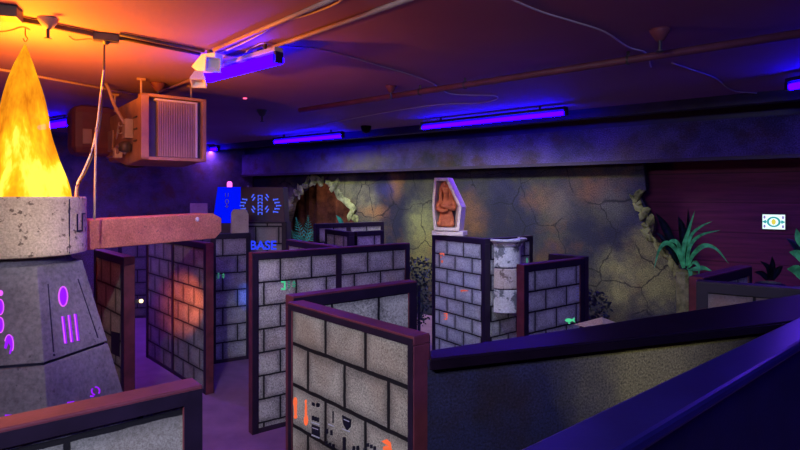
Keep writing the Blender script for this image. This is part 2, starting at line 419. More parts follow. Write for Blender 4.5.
maze_wall('fgleft', g(0, 429), g(203, 385), 2.2, 'nearest maze wall in the bottom left corner, its cap lit orange by the flame', bw=.44, rh=.34, xoff=.145, cap=.06, pw=.07, ext=(1.0, 0), hi=(.33, .34, .33), speck=190)
maze_wall('fg', g(288, 302), g(413.5, 337), 2.2, 'near maze wall at centre with orange spears and black symbols on its lower blocks', bw=.387, rh=.265, xoff=.358, top_gap=0, brown=.4, mortar=.014, speck=190, lo=(.10, .095, .09), hi=(.46, .44, .40), cap=.048, pw=.042)
maze_wall('fgback', g(290.5, 297), g(417, 281), 2.2, 'blank maze wall joining the back of the near wall with orange spears at a corner', bw=.42, rh=.30, xoff=.1, ext=(-.02, 0))
maze_wall('centre', g(252, 253), g(410, 243), 2.2, 'long two-panel maze wall with a green symbol at upper left, behind the near central corner', bw=.43, rh=.285, xoff=.06, mids=(1.2,), hi=(.6, .62, .57))
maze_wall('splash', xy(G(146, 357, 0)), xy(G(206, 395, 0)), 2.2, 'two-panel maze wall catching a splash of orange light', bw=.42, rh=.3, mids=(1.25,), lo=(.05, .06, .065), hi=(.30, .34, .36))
maze_wall('eie', xy(G(211, 364.5, 0)), xy(G(251, 358.5, 0)), 2.23, 'maze wall with small dim green symbols, right of the orange-splashed wall', bw=.5, rh=.3, xoff=.3, ext=(0, 0), frame='frame_dark', lo=(.11, .12, .13), hi=(.4, .42, .45))
maze_wall('midleft', g(97, 250), g(124, 257.2), 2.2, 'maze wall with one dark missing block, right beside the purple pedestal', bw=.4, rh=.3, xoff=.1, pw=.11, ext=(.15, 0), hi=(.36, .37, .36))
maze_wall('tall', g(432, 234), g(485, 239), 2.2, 'maze wall carrying the coffin niche with the copper figure on top', bw=.43, rh=.25, xoff=.02, frame='frame_dark', brown=.1, lo=(.2, .21, .23), hi=(.56, .58, .62))
t8a = Vector((*g(485, 239), 0))+Vector((.12, .06, 0))
maze_wall('column', xy(t8a), (t8a.x+.82, t8a.y+.68), 2.2, 'maze wall behind the white marble half column', bw=.42, rh=.25, frame='frame_dark', left_post=False)
maze_wall('greenfish', g(524, 265, 2.06), g(584, 258, 2.06), 2.06, 'maze wall with a small green fish symbol, right of the marble column', bw=.42, rh=.252, xoff=.2, frame='frame', lo=(.15, .165, .165), hi=(.52, .55, .52), brown=.1)
maze_wall('fishback', (2.12, 7.93), (2.50, 7.52), 2.06, 'short maze wall running back from the wall with the green fish', bw=.42, rh=.252, frame='frame_dark')
maze_wall('right', g(696, 281), g(800, 289), 2.2, 'maze wall at the right edge beyond the black ledge', bw=.40, rh=.3, xoff=.0, frame='frame_dark', ext=(0, .7), hi=(.3, .29, .28), brown=.6)
maze_wall('rightback', g(703, 277.5), g(752, 266), 2.2, 'maze wall running back from the right-edge wall, below the spiky green plant', bw=.42, rh=.3, frame='frame')
maze_wall('far', g(316, 224, 2.3), g(384, 221.6, 2.3), 2.3, 'farthest maze wall in front of the cave mouth', bw=.42, rh=.3, frame='frame_dark', mids=(.78,))
maze_wall('notch', g(325, 229), g(349, 232), 2.2, 'short maze wall below the cave, left wing of the small far corner', bw=.42, rh=.3, frame='frame_dark')
nb = Vector((*g(349, 232), 0))
maze_wall('notchright', (nb.x+.15, nb.y+.10), (nb.x+.15+.5, nb.y+.10+.42), 2.2, 'short maze wall below the cave, right wing of the small far corner', bw=.42, rh=.3, frame='frame_dark', left_post=False)
maze_wall('link', g(286, 239.5), g(335, 246.6), 2.2, 'maze wall seen almost only as its cap, running back from the long two-panel wall', bw=.42, rh=.3, frame='frame')
maze_wall('base', (P(242, 222, 10.6).x, 10.6), (P(286, 222, 10.6).x, 10.6), 2.384, 'maze wall with the word BASE in blue, below the glowing base station', bw=.44, rh=.33, xoff=.18, frame='frame_dark', cap=.03, lo=(.2, .2, .18), hi=(.38, .38, .33))
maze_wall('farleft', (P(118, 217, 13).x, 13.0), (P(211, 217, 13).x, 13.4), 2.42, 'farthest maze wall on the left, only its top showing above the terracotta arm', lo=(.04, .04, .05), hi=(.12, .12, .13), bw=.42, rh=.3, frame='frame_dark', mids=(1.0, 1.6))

# dark missing block
symbols('midleft', [[(111.5, 331), (120, 333), (120, 357), (111.5, 353)]], 'symbol_dark').name = 'missing_block'
# green symbols
def bracket(x, y, s): return [[(x, y-s), (x+1.0*s, y-s), (x+1.0*s, y-.62*s), (x, y-.62*s)], [(x+.65*s, y-s), (x+1.0*s, y-s), (x+1.0*s, y+s), (x+.65*s, y+s)], [(x, y+.62*s), (x+1.0*s, y+.62*s), (x+1.0*s, y+s), (x, y+s)]]
def dashes(x, y, s, n): return [rect(x, y-s+i*2*s/n, x+.55*s, y-s+i*2*s/n+1.1*s/n) for i in range(n)]
def tri(x, y, s): return [[(x, y-.15*s), (x+.5*s, y-.95*s), (x+1.0*s, y-.15*s)], [(x, y+.15*s), (x+1.0*s, y+.15*s), (x+.5*s, y+.95*s)]]
symbols('centre', bracket(281, 285.5, 4.4), 'neon_green')
symbols('centre', dashes(287.6, 285, 4.2, 4)+tri(291.8, 284.2, 4), 'neon_dimgreen')
symbols('eie', bracket(212.4, 276.5, 3.6)+dashes(217.6, 276.2, 3.2, 3)+tri(221.8, 275.8, 3), 'neon_dimgreen')
symbols('greenfish', [ell(568.5, 320.2, 3.6, 1.8), [(571, 320), (574.5, 317.5), (574, 320), (575, 322.5)], ell(569, 323, 1, .7)], 'neon_green')
symbols('greenfish', [rect(576, 287+i*3, 578.6, 288.4+i*3) for i in range(5)], 'symbol_pale')
symbols('column', [rect(526.4, 258, 527.6, 266)], 'neon_dimgreen')
symbols('tall', [ell(441.8, 253.8, 2.2, .9), rect(440.6, 256.5, 441.6, 258), rect(443.6, 253, 444.4, 256), ell(442.2, 261.5, .9, 1.5)], 'neon_red')
symbols('tall', [ell(463.5, 290.6, 3, .8), rect(461, 289.8, 462, 291.8), rect(466, 290.4, 468.3, 291.2)], 'neon_red')
symbols('tall', [rect(444, 313, 447.4, 314, .3), rect(446.4, 313, 447.6, 319), rect(444, 315.6, 447.4, 316.4), rect(444.2, 318.6, 447.4, 319.6)], 'neon_red')
symbols('fg', [ell(295.8, 407.5, 1.3, 10, rot=-.03), ell(295.6, 402, 1.9, 5), ell(295.9, 416.5, 1.6, 2.2)], 'neon_orange').name = 'orange_spear'
symbols('fg', [ell(306.3, 413, 1.0, 11), ell(306.4, 420, 2.0, 5.5), ell(306.2, 401.5, .9, 2)], 'neon_orange').name = 'orange_spear'
symbols('fg', [[(382, 441), (387, 439), (391, 442.5), (392, 450), (387, 450.5), (389, 446)], ell(386, 448, 2.6, 2.4)], 'neon_orange').name = 'orange_bird'
dk, pl = [], []
def squares(x, y, s=1.6, n=2, k=2, gx=4.2, gy=6.5, sk=.3):
    for i in range(n):
        for j in range(k):
            dk.append(rect(x+i*gx, y+j*gy+i*sk*gx, x+i*gx+s*1.5, y+j*gy+s*2+i*sk*gx, .8))
squares(312.5, 402.0, n=2, k=1); squares(317.6, 402.5, n=1, k=1)
for i in range(3): dk.append(rect(312.3+i*2.6, 415.5+i*.9, 314.3+i*2.6, 420+i*.9))
dk.append([(312.2, 424), (320, 427), (320, 437), (312.2, 433.5)])
dk += [rect(333, 411, 333.9, 423), rect(326.5, 428.5, 328.5, 433.5), rect(330.8, 430, 332.8, 435), rect(325.8, 441, 328, 445), rect(329.2, 442.5, 331.4, 446.5), rect(332.6, 444, 334.8, 448)]
dk.append([(342.6, 415), (351.6, 419.5), (351, 427), (347.5, 430.5), (344, 424)])
dk += [rect(343.2, 437, 346, 450), rect(353, 446, 355.4, 450), rect(357, 445.5, 359.5, 450), rect(367, 443, 369.4, 446.5), rect(370.6, 444.4, 373, 448), rect(374, 446, 376.4, 449.6), rect(364, 448, 367, 453)]
pl += [rect(312.2, 421.6, 320, 422.5, 2.4), rect(312.4, 434.2, 320, 435.3, 3.0), rect(329, 423.5, 334.6, 424.4, 2.2), rect(342.6, 428, 350.4, 429, 3), rect(344.6, 418.6, 350, 419.4, 2.4), rect(313, 427, 319, 427.7, 2)]
for p_ in dk: symbols('fg', [p_], 'symbol_dark')
for p_ in pl: symbols('fg', [p_], 'symbol_pale', .005)
symbols('centre', [rect(383.5, 290, 392, 290.7), rect(383.5, 294, 392, 294.7)], 'symbol_dark')

def text_mark(txt, size, mat, parent, loc, rx=PI/2, ext=.004):
    cu = bpy.data.curves.new('lettering', 'FONT'); cu.body = txt; cu.size = size; cu.extrude = ext; cu.offset = size*.025
    tmp = bpy.data.objects.new('lettering', cu); C.objects.link(tmp)
    bpy.context.view_layer.update()
    me = bpy.data.meshes.new_from_object(tmp.evaluated_get(bpy.context.evaluated_depsgraph_get()))
    bpy.data.objects.remove(tmp)
    me.materials.clear(); me.materials.append(M[mat])
    o = bpy.data.objects.new('lettering', me); C.objects.link(o); o.parent = parent; o.location = loc; o.rotation_euler = (rx, 0, 0); return o
tb = WALLS['base'][0]
lx = P(249.5, 250, 10.6).x-WALLS['base'][1].x
text_mark('BASE', .235, 'neon_blue', tb, (lx, .006, P(250, 249.4, 10.6).z))

# ------------------------------------------------------------------ brazier: pedestal, basin, flame, arm
CX, CD = (22-HX)/F*5, 5.0
ped = thing('stone_pedestal', 'dark six-sided tapering pedestal with glowing purple symbols under the flame', 'pedestal', (CX, CD, 0))
def hexring(r, z, phase=math.radians(-43.5)):
    # vertices measured so that one edge faces the camera slightly right of centre
    return [Vector((r*math.cos(phase+i*PI/3), r*math.sin(phase+i*PI/3), z)) for i in range(6)]
def frustum(bm, prof):
    rings = [[bm.verts.new(p) for p in hexring(r, z)] for r, z in prof]
    for u, v in zip(rings, rings[1:]):
        for i in range(6): bm.faces.new((u[i], u[(i+1) % 6], v[(i+1) % 6], v[i]))
    bm.faces.new(rings[0][::-1]); bm.faces.new(rings[-1])
def pr(z): return .485+(2.3-z)*.272
ZG = 1.52
bm = bmesh.new(); frustum(bm, [(pr(ZG+.012), ZG+.012), (pr(2.3), 2.3)]); obj('upper_body', bm, 'pillar', ped, bevel=.008)
bm = bmesh.new(); frustum(bm, [(pr(ZG)-.03, ZG-.012), (pr(ZG)-.03, ZG+.012)]); obj('groove', bm, 'black', ped)
bm = bmesh.new(); frustum(bm, [(pr(0), 0), (pr(ZG-.012), ZG-.012)]); obj('lower_body', bm, 'pillar', ped, bevel=.008)
bm = bmesh.new(); lathe(bm, [(.40, 2.3), (.36, 2.365)], 32); obj('neck', bm, 'pillar', ped)
def hexface(i):
    """plane of pedestal side i in world space: point, outward normal"""
    a, b = hexring(pr(0), 0)[i], hexring(pr(0), 0)[(i+1) % 6]; c = hexring(pr(2.3), 2.3)[i]
    n_ = (b-a).cross(c-a).normalized()
    if n_.dot(a) < 0: n_ = -n_
    return a+Vector((CX, CD, 0)), n_
def ped_mark(polys, i, mat, name='glowing_symbol', lift=.004):
    p0, n_ = hexface(i); bm = bmesh.new()
    for p in polys: px_poly(bm, p, p0, n_, lift, .004)
    return obj(name, bm, mat, ped, world=True)
def ring_px(cx, cy, rx, ry, w, f=None):
    out = []; n = 18
    for i in range(n):
        a, b = 2*PI*i/n, 2*PI*(i+1)/n
        if f and not f(a): continue
        out.append([(cx+rx*math.cos(a), cy+ry*math.sin(a)), (cx+rx*math.cos(b), cy+ry*math.sin(b)), (cx+(rx-w)*math.cos(b), cy+(ry-w)*math.sin(b)), (cx+(rx-w)*math.cos(a), cy+(ry-w)*math.sin(a))])
    return out
ped_mark([ell(62.8, 296.5, 4.2, 9.5, rot=-.08)], 0, 'neon_purple'); ped_mark(ring_px(62.8, 296.5, 5.0, 10.4, 1.3), 0, 'neon_pink', lift=.006)
for k in range(3):
    x = 61+6.2*k; y = 316.5-1.3*k
    ped_mark([[(x, y), (x+3, y), (x+6, y+27), (x+3, y+27)]], 0, 'neon_purple')
    ped_mark([[(x+.2, y), (x+1.2, y), (x+4.2, y+27), (x+3.2, y+27)]], 0, 'neon_pink', lift=.006)
for i in range(3):
    pass
ped_mark([ell(1, 293, 2.2, 3)], 5, 'neon_pink')
ped_mark([ell(0.5, 307, 3.2, 7.5)], 5, 'neon_purple'); ped_mark(ring_px(.5, 307, 3.8, 8.2, 1.1), 5, 'neon_pink', lift=.006)
ped_mark([ell(0.5, 325, 3.2, 7.5)], 5, 'neon_purple'); ped_mark(ring_px(.5, 325, 3.8, 8.2, 1.1), 5, 'neon_pink', lift=.006)
ped_mark([[(6, 337), (10, 334.5), (13.4, 337), (13.6, 347), (10.5, 354), (9.2, 354), (10.5, 346), (8.5, 343), (6.4, 349), (4.2, 348)]], 5, 'neon_purple')
ped_mark(ring_px(9.2, 344.5, 4.9, 10.3, 1.0, lambda a: a < .6 or a > 3.2), 5, 'neon_pink', lift=.006)
# low ring symbols on the lower body
ped_mark(ring_px(95.5, 391, 4.6, 4.6, 1.3, lambda a: not (.4 < a < 1.4 or 3.5 < a < 4.5))+[rect(90, 395.5, 93.5, 397)], 0, 'neon_purple')
ped_mark([rect(67, 402, 74, 403.4, -1), rect(69, 404, 71, 406), rect(5.5, 415, 12, 416.6)], 0, 'neon_purple')
ped_mark([rect(5, 414.6, 12, 416.2), rect(5, 414.6, 6.6, 420), rect(15, 416, 20, 417.6)], 5, 'neon_purple')
# thin incised panel lines
def line_px(x0, y0, x1, y1, w=.9): return [(x0, y0), (x0+w, y0), (x1+w, y1), (x1, y1)]
for p_ in (line_px(47.5, 284, 53, 352), line_px(77.5, 279, 97.5, 338), ell(54, 355, 1.2, 1.2)): ped_mark([p_], 0, 'black', 'incised_line', .003)

bas = thing('fire_basin', 'round tan stone basin holding the flame on top of the dark pedestal', 'basin', (CX, CD, 2.365))
bm = bmesh.new(); lathe(bm, [(.44, 0), (.508, .015), (.513, .04), (.508, .505), (.50, .52), (.44, .52), (.43, .42), (.0001, .42)], 64, cap=False)
bmesh.ops.contextual_create(bm, geom=[e for e in bm.edges if e.is_boundary and all(abs(v.co.z) < 1e-6 for v in e.verts)])
obj('bowl', bm, 'basin', bas, smooth=False)
# carved square hook and joint on the side
def cyl_mark(ang0, ang1, z0, z1, r=.517): 
    bm = bmesh.new(); n = 6
    A_ = [[bm.verts.new((r_*math.cos(ang0+(ang1-ang0)*i/n), r_*math.sin(ang0+(ang1-ang0)*i/n), z)) for i in range(n+1)] for r_, z in ((r, z0), (r, z1), (r-.006, z1), (r-.006, z0))]
    for u, v in zip(A_, A_[1:]+A_[:1]):
        for i in range(n): bm.faces.new((u[i], u[i+1], v[i+1], v[i]))
    return bm
def basin_ang(px): # angle on the rim whose sight line is px
    best = min((abs(((CX+.508*math.cos(a))/(CD+.508*math.sin(a)))*F+HX-px), a) for a in [(-PI/2)+i*.002 for i in range(1030)])
    return best[1]
for (x0, y0, x1, y1) in ((76.3, 214, 77.3, 231), (76.3, 230, 82, 231.5), (81.2, 214, 82, 231), (81.2, 213, 84.5, 214.5)):
    a0, a1 = basin_ang(x0), basin_ang(x1); dd = CD+.508*math.sin((a0+a1)/2)
    obj('carved_line', cyl_mark(a0, a1, CZ-(y1-HY)/F*dd-2.365, CZ-(y0-HY)/F*dd-2.365, .517), 'black', bas)
a0, a1 = basin_ang(68.5), basin_ang(69.1)
obj('joint', cyl_mark(a0, a1, .02, .5, .517), 'black', bas)

# flame: sheer silk cone with folds, lit from inside
t = NT('flame_silk'); o = t.obj()
sp = t.n('ShaderNodeSeparateXYZ'); t.l(o, sp.inputs[0])
mp = t.n('ShaderNodeMapping'); t.l(o, mp.inputs[0]); mp.inputs[3].default_value = (3.0, 3.0, .9)
n1 = t.math('ADD', t.math('MULTIPLY', t.math('SUBTRACT', t.noise(mp.outputs[0], 1.7, 4, .62), .5), 1.5), .52); n2 = t.noise(o, 7, 3, .6)
f = t.math('SUBTRACT', t.math('ADD', n1, t.math('MULTIPLY', t.math('SUBTRACT', n2, .5), .18)), t.math('MULTIPLY', t.math('SUBTRACT', sp.outputs[2], .55), .22))
ecol = t.n('ShaderNodeValToRGB'); el = ecol.color_ramp.elements
for i in range(3): el.new(.5)
for e_, (p_, c_) in zip(el, [(.2, (.6, .15, .005)), (.36, (.9, .30, .008)), (.48, (1.0, .42, .01)), (.6, (1.1, .60, .012)), (.74, (1.5, 1.1, .10))]):
    e_.position = p_; e_.color = c_+(1,)
t.l(f, ecol.inputs[0])
em = t.n('ShaderNodeEmission', Strength=1.2); t.l(ecol.outputs[0], em.inputs[0])
tr = t.n('ShaderNodeBsdfTransparent'); tr.inputs[0].default_value = (1, .8, .5, 1)
mx = t.n('ShaderNodeMixShader'); mx.inputs[0].default_value = .9
t.l(tr.outputs[0], mx.inputs[1]); t.l(em.outputs[0], mx.inputs[2]); t.l(mx.outputs[0], t.out.inputs[0]); M['flame'] = t.m
bm = bmesh.new(); n = 72; rings = []
prof = [(0, .375), (.15, .345), (.3, .30), (.42, .262), (.6, .22), (.78, .185), (.95, .15), (1.12, .112), (1.28, .07), (1.38, .035), (1.45, .008)]
fine = []
for (z0, r0), (z1, r1) in zip(prof, prof[1:]):
    for k in range(4): fine.append((z0+(z1-z0)*k/4, r0+(r1-r0)*k/4))
fine.append(prof[-1])
for z, r in fine:
    ring = []
    for i in range(n):
        a = 2*PI*i/n
        w = 1+.07*math.sin(5*a+z*1.2)+.05*math.sin(9*a-z*2.1)+.035*math.sin(3*a+z*7)+.03*math.sin(14*a+z*9)
        ring.append(bm.verts.new((r*w*math.cos(a)+.02*z, r*w*math.sin(a), z)))
    rings.append(ring)
for u, v in zip(rings, rings[1:]):
    for i in range(n): bm.faces.new((u[i], u[(i+1) % n], v[(i+1) % n], v[i]))
bm.faces.new(rings[-1])
fl = obj('silk_flame', bm, 'flame', smooth=True); put(fl, (CX, CD, 2.365+.4215+.062))
fl.location = (CX, CD, 2.80)
tag(fl, 'tall glowing orange silk flame standing in the stone basin', 'flame')

arm = thing('cantilever_beam', 'long terracotta beam reaching from the stone basin to the right', 'beam', (0, 0, 0))
a0 = P(80, 240, 5.42); a1 = P(218, 231, 7.3); a0.z = a1.z = 0
dA = (a1-a0).normalized(); nA = Vector((dA.y, -dA.x, 0)); LA = (a1-a0).length
arm.location = a0; arm.rotation_euler = (0, 0, math.atan2(dA.y, dA.x)); MW[arm.name] = Matrix.Translation(a0) @ Matrix.Rotation(math.atan2(dA.y, dA.x), 4, 'Z')
bm = bmesh.new(); prism(bm, [Vector((0, -.06, 2.36)), Vector((LA-.12, -.06, 2.34)), Vector((LA, -.06, 2.42)), Vector((LA, -.06, 2.60)), Vector((LA-.16, -.06, 2.665)), Vector((0, -.06, 2.655))], Vector((0, .3, 0)))
obj('beam_body', bm, 'arm', arm, bevel=.012)
bm = bmesh.new(); lathe(bm, [(.025, 0), (.03, .012), (.02, .02)], 10, c=(0, 0, 0)); bm.transform(Matrix.Translation((1.55, -.06, 2.6)) @ Matrix.Rotation(PI/2, 4, 'X')); obj('bolt', bm, 'white', arm)

# hook over the flame
bm = bmesh.new(); h0 = Vector((CX+.03, CD, ZC)); tube(bm, smooth_path([h0, h0+Vector((.0, 0, -.06)), h0+Vector((.02, 0, -.09)), h0+Vector((0, 0, -.12)), h0+Vector((-.02, 0, -.09))]), .005, 6)
tag(obj('ceiling_hook', bm, 'metal_dark'), 'small wire hook in the ceiling right above the flame tip', 'hook')

# ------------------------------------------------------------------ ceiling services
def ceil_obj(name, pts, r, mat, label, cat, z=None, group=None, smooth=True, n=8):
    zz = ZC-(r+.004) if z is None else z
    pts = [G(x, y, zz) for x, y in pts]
    bm = bmesh.new(); tube(bm, smooth_path(pts) if smooth else pts, r, n); return tag(obj(name, bm, mat, smooth=True), label, cat, group)
# main sprinkler pipe
pip = thing('sprinkler_pipe', 'long dull red sprinkler pipe crossing the ceiling above the back lights', 'pipe')
bm = bmesh.new(); pa, pb = G(300, 110.3, 4.31), G(860, 24.5, 4.31); tube(bm, [pa, pb], .04, 14); obj('pipe_run', bm, 'pipe_dark', pip, smooth=True)
for px_ in (420, 465, 628):
    s_ = (px_-300)/560; 
    # find the point on the run on that sight line
    k = (px_-HX)/F; u_ = (k*pa.y-pa.x)/((pb.x-pa.x)-k*(pb.y-pa.y)); q = pa.lerp(pb, u_); dd = (pb-pa).normalized()
    bm = bmesh.new(); tube(bm, [q-dd*.012, q+dd*.012], .05, 14); box(bm, q.x-.012, q.x+.012, q.y-.012, q.y+.012, q.z+.03, ZC); obj('pipe_clamp', bm, 'metal_dark', pip)
ceil_obj('conduit', [(152, 95), (272, 47.5), (440, -12)], .022, 'pipe', 'orange-lit conduit running over the near ultraviolet lamp to the top edge', 'conduit', smooth=False)
ceil_obj('conduit', [(214, 50), (352, -9)], .02, 'pipe', 'orange-lit conduit with a white cable clipped beside it, upper centre', 'conduit', smooth=False)
ceil_obj('conduit', [(-40, 62), (150, 97)], .018, 'pipe', 'pale conduit crossing the ceiling behind the flame', 'conduit', smooth=False)
ceil_obj('cable', [(212, 54), (225, 51), (245, 42), (262, 33), (279, 23), (310, 14), (335, 4), (348, -6)], .009, 'cable', 'white cable clipped beside the conduit at upper centre', 'cable')
ceil_obj('cable', [(222, 56), (240, 55), (252, 48), (264, 43), (280, 46), (312, 48), (340, 54), (380, 66), (405, 73), (430, 82), (448, 93), (470, 95), (493, 95.5), (497, 99), (480, 103), (440, 104.5), (400, 110), (340, 121), (285, 132)], .007, 'cable', 'long white cable looping from the near ultraviolet lamp across the ceiling', 'cable')
ceil_obj('cable', [(505, -4), (522, 4), (545, 13), (575, 22), (605, 32), (628, 47), (646, 53), (651, 67)], .008, 'cable', 'pale cable coming down from the top edge to the sprinkler pipe', 'cable')
ceil_obj('cable', [(672, 63), (690, 69), (715, 78), (728, 88), (740, 92), (765, 93), (792, 91)], .008, 'cable', 'pale cable leading to the ultraviolet lamp at the right edge', 'cable')
ceil_obj('armored_conduit', [(7, 14), (22, 20), (42, 23.5), (62, 28), (92, 33.8)], .024, 'cable_dark', 'dark flexible conduit above the flame ending at the junction box', 'conduit')
ceil_obj('conduit', [(120, 34.2), (160, 42), (204, 51)], .018, 'cable_dark', 'upper of two dark conduits between junction box and emergency light', 'conduit', smooth=False)
ceil_obj('conduit', [(120, 38.2), (160, 46), (200, 54)], .018, 'cable_dark', 'lower of two dark conduits between junction box and emergency light', 'conduit', smooth=False)
ceil_obj('wire', [(-20, 33), (8, 31), (22, 27), (30, 30)], .004, 'cable_dark', 'thin wire reaching the hook above the flame', 'wire')
ceil_obj('wire', [(69, 36), (75, 40), (90, 39), (101, 41)], .004, 'cable_dark', 'thin loose wire left of the junction box', 'wire')
# junction box
jb = thing('junction_box', 'small dark junction box on the ceiling above the hanging cables', 'electrical box', G(106, 34, ZC), .5)
obj('box_body', B(-.11, .11, -.05, .05, -.07, 0), 'metal_dark', jb, bevel=.006)
bm = bmesh.new(); lathe(bm, [(.02, -.1), (.035, -.075), (.035, -.07)], 12); obj('cable_gland', bm, 'metal_dark', jb)
# dark box in the top left corner
q = G(-2, 7, ZC)
o = obj('ceiling_box', B(-.35, .15, -.09, .09, -.09, 0), 'metal_dark', bevel=.006); put(o, q, .35); tag(o, 'dark flat box on the ceiling in the top left corner', 'electrical box')
# hanging cables
d_ = G(104, 40, ZC).y
def hang(name, pts, r, mat, label, cat, k=6):
    bm = bmesh.new(); tube(bm, smooth_path([P(x, y, d) for x, y, d in pts], k), r, 8); return tag(obj(name, bm, mat, smooth=True), label, cat)
dj = G(106, 34, ZC).y
hang('cable', [(103.5, 70, dj), (102.5, 80, dj), (100, 100, 5.2), (97, 125, 5.2), (92, 150, 5.2), (83, 172, 5.2), (77, 184, 5.2), (75.5, 197, 5.22)], .008, 'cable', 'pale power cable dropping from the junction box to the stone basin', 'cable')
hang('cable', [(105, 38, dj+.03), (104.2, 50, dj+.01), (103.6, 75, dj+.03), (102, 100, 5.25), (99.5, 125, 5.25), (95, 150, 5.25), (86, 172, 5.25), (79, 184, 5.25), (77.8, 197, 5.25)], .009, 'cable_dark', 'dark power cable hanging beside the pale one down to the basin', 'cable')
hang('hanger_rod', [(96.2, 128, 5.14), (95.2, 180, 5.14), (94.5, 219.6, 5.14)], .010, 'pipe', 'thin steel rod rising from the terracotta arm', 'rod').location = (0, 0, 0)
# flame colour sprinklers
def sprinkler(px, py, label, s=1.0, mat='pipe_dark'):
    t = thing('ceiling_sprinkler', label, 'sprinkler', G(px, py, ZC), 0, 'ceiling sprinklers')
    bm = bmesh.new(); lathe(bm, [(.03*s, -.09*s), (.075*s, -.02*s), (.08*s, 0)], 20); obj('cup', bm, mat, t, smooth=True)
    bm = bmesh.new(); lathe(bm, [(.012*s, -.17*s), (.014*s, -.09*s)], 10); lathe(bm, [(.03*s, -.175*s), (.03*s, -.168*s)], 12); obj('nozzle', bm, 'metal_dark', t)
sprinkler(48, 18.5, 'sprinkler head on the orange-lit ceiling right of the flame tip', 1.0, 'metal')
sprinkler(391, 86, 'sprinkler head above the middle of the room beside the long pipe')
sprinkler(660, 29.5, 'sprinkler head in the dark upper right of the ceiling', 1.15)
sprinkler(158, 83, 'sprinkler head just above the heater', 1.2)
sprinkler(262, 110, 'dark sprinkler head left of the back ultraviolet lamps', 1.2, 'metal_dark')
# wide dark dome with a warm glint near the back
bm = bmesh.new(); lathe(bm, [(.02, -.16), (.09, -.12), (.11, -.05), (.12, 0)], 20); o = obj('dome_camera', bm, 'gloss_black', smooth=True); put(o, G(366, 126, ZC)); tag(o, 'dark dome between the two back ultraviolet lamps', 'camera')

# ultraviolet lamps
def uv_lamp(px0, py0, px1, py1, z, label, tr=.03, near=False, ext=0.0, power=30, tubes=1):
    a, b = G(px0, py0, z), G(px1, py1, z)
    dv = (b-a).normalized(); b = b+dv*ext; L = (b-a).length
    mid = (a+b)/2; rz = math.atan2(dv.y, dv.x)
    t = thing('ultraviolet_lamp', label, 'lamp', (mid.x, mid.y, z), rz, 'ultraviolet tube lamps')
    hh = ZC-z
    obj('housing', B(-L/2-.03, L/2+.03, -.05, .05, tr+.02, tr+.065), 'metal' if near else 'frame_dark', t, bevel=.004)
    for s in (-.35, .35): obj('hanger', B(s*L-.015, s*L+.015, -.015, .015, tr+.065, hh), 'metal_dark', t)
    for i in range(tubes):
        y_ = (i-(tubes-1)/2)*.075
        bm = bmesh.new(); tube(bm, [(-L/2, y_, 0), (L/2, y_, 0)], tr, 14); obj('tube', bm, 'tube_near' if near else 'tube', t, smooth=True)
    for s in (-1, 1): obj('end_socket', B(s*(L/2+.018)-.02, s*(L/2+.018)+.02, -.045, .045, -.04, tr+.02), 'black', t)
    la = bpy.data.lights.new('uv_light', 'AREA'); la.shape = 'RECTANGLE'; la.size = L; la.size_y = .08; la.energy = power; la.color = UVC
    lo = bpy.data.objects.new('uv_light', la); C.objects.link(lo); lo.parent = t; lo.location = (0, 0, -tr-.012)
    return t
UVC = (.34, .10, 1.0)
uv_lamp(206, 78, 277, 59, 4.22, 'near ultraviolet lamp behind the white emergency light', .045, True, power=22, tubes=2)
uv_lamp(423, 127.5, 565, 113, 4.24, 'longest ultraviolet lamp in front of the beam at upper centre', .036, power=45)
uv_lamp(275, 142, 342, 136, 4.24, 'ultraviolet lamp above the cave mouth', .04, power=30)
uv_lamp(790, 87, 812, 83, 4.22, 'ultraviolet lamp cut off by the right edge', .04, ext=1.0, power=25)
uv_lamp(40, 127.5, 69, 123, 4.24, 'small far ultraviolet lamp just right of the flame', .05, power=170)
uv_lamp(190, 152, 218, 149, 4.24, 'far ultraviolet lamp peeping out right of the heater', .04, power=130)

# emergency light (white twin heads)
q = P(210, 66, 5.75)
eml = thing('emergency_light', 'white emergency light with two angled heads at the end of the near ultraviolet lamp', 'lamp', q, -.4)
bm = bmesh.new(); prism(bm, [Vector((-.2, -.06, .0)), Vector((-.06, -.06, .12)), Vector((.12, -.06, .12)), Vector((.12, -.06, .02)), Vector((.0, -.06, -.06)), Vector((-.13, -.06, -.05))], Vector((0, .12, 0))); obj('case', bm, 'white', eml, bevel=.01)
bm = bmesh.new(); box(bm, -.02, .02, -.02, .02, .12, ZC-q.z); obj('stem', bm, 'metal_dark', eml)
def head(px_, ry, rz_):
    bm = bmesh.new(); lathe(bm, [(.055, 0), (.10, .10), (.105, .13), (.09, .13), (.05, .08)], 4)
    bm.transform(Matrix.Rotation(PI/4, 4, 'Z'))
    bm.transform(Matrix.Translation(px_) @ Matrix.Rotation(rz_, 4, 'Z') @ Matrix.Rotation(ry, 4, 'X')); return bm
hd = obj('lamp_head', head((-.05, -.1, -.09), PI*.86, .6), 'white', eml)
hd = obj('lamp_head', head((.12, -.12, .0), PI*.62, .9), 'white', eml)

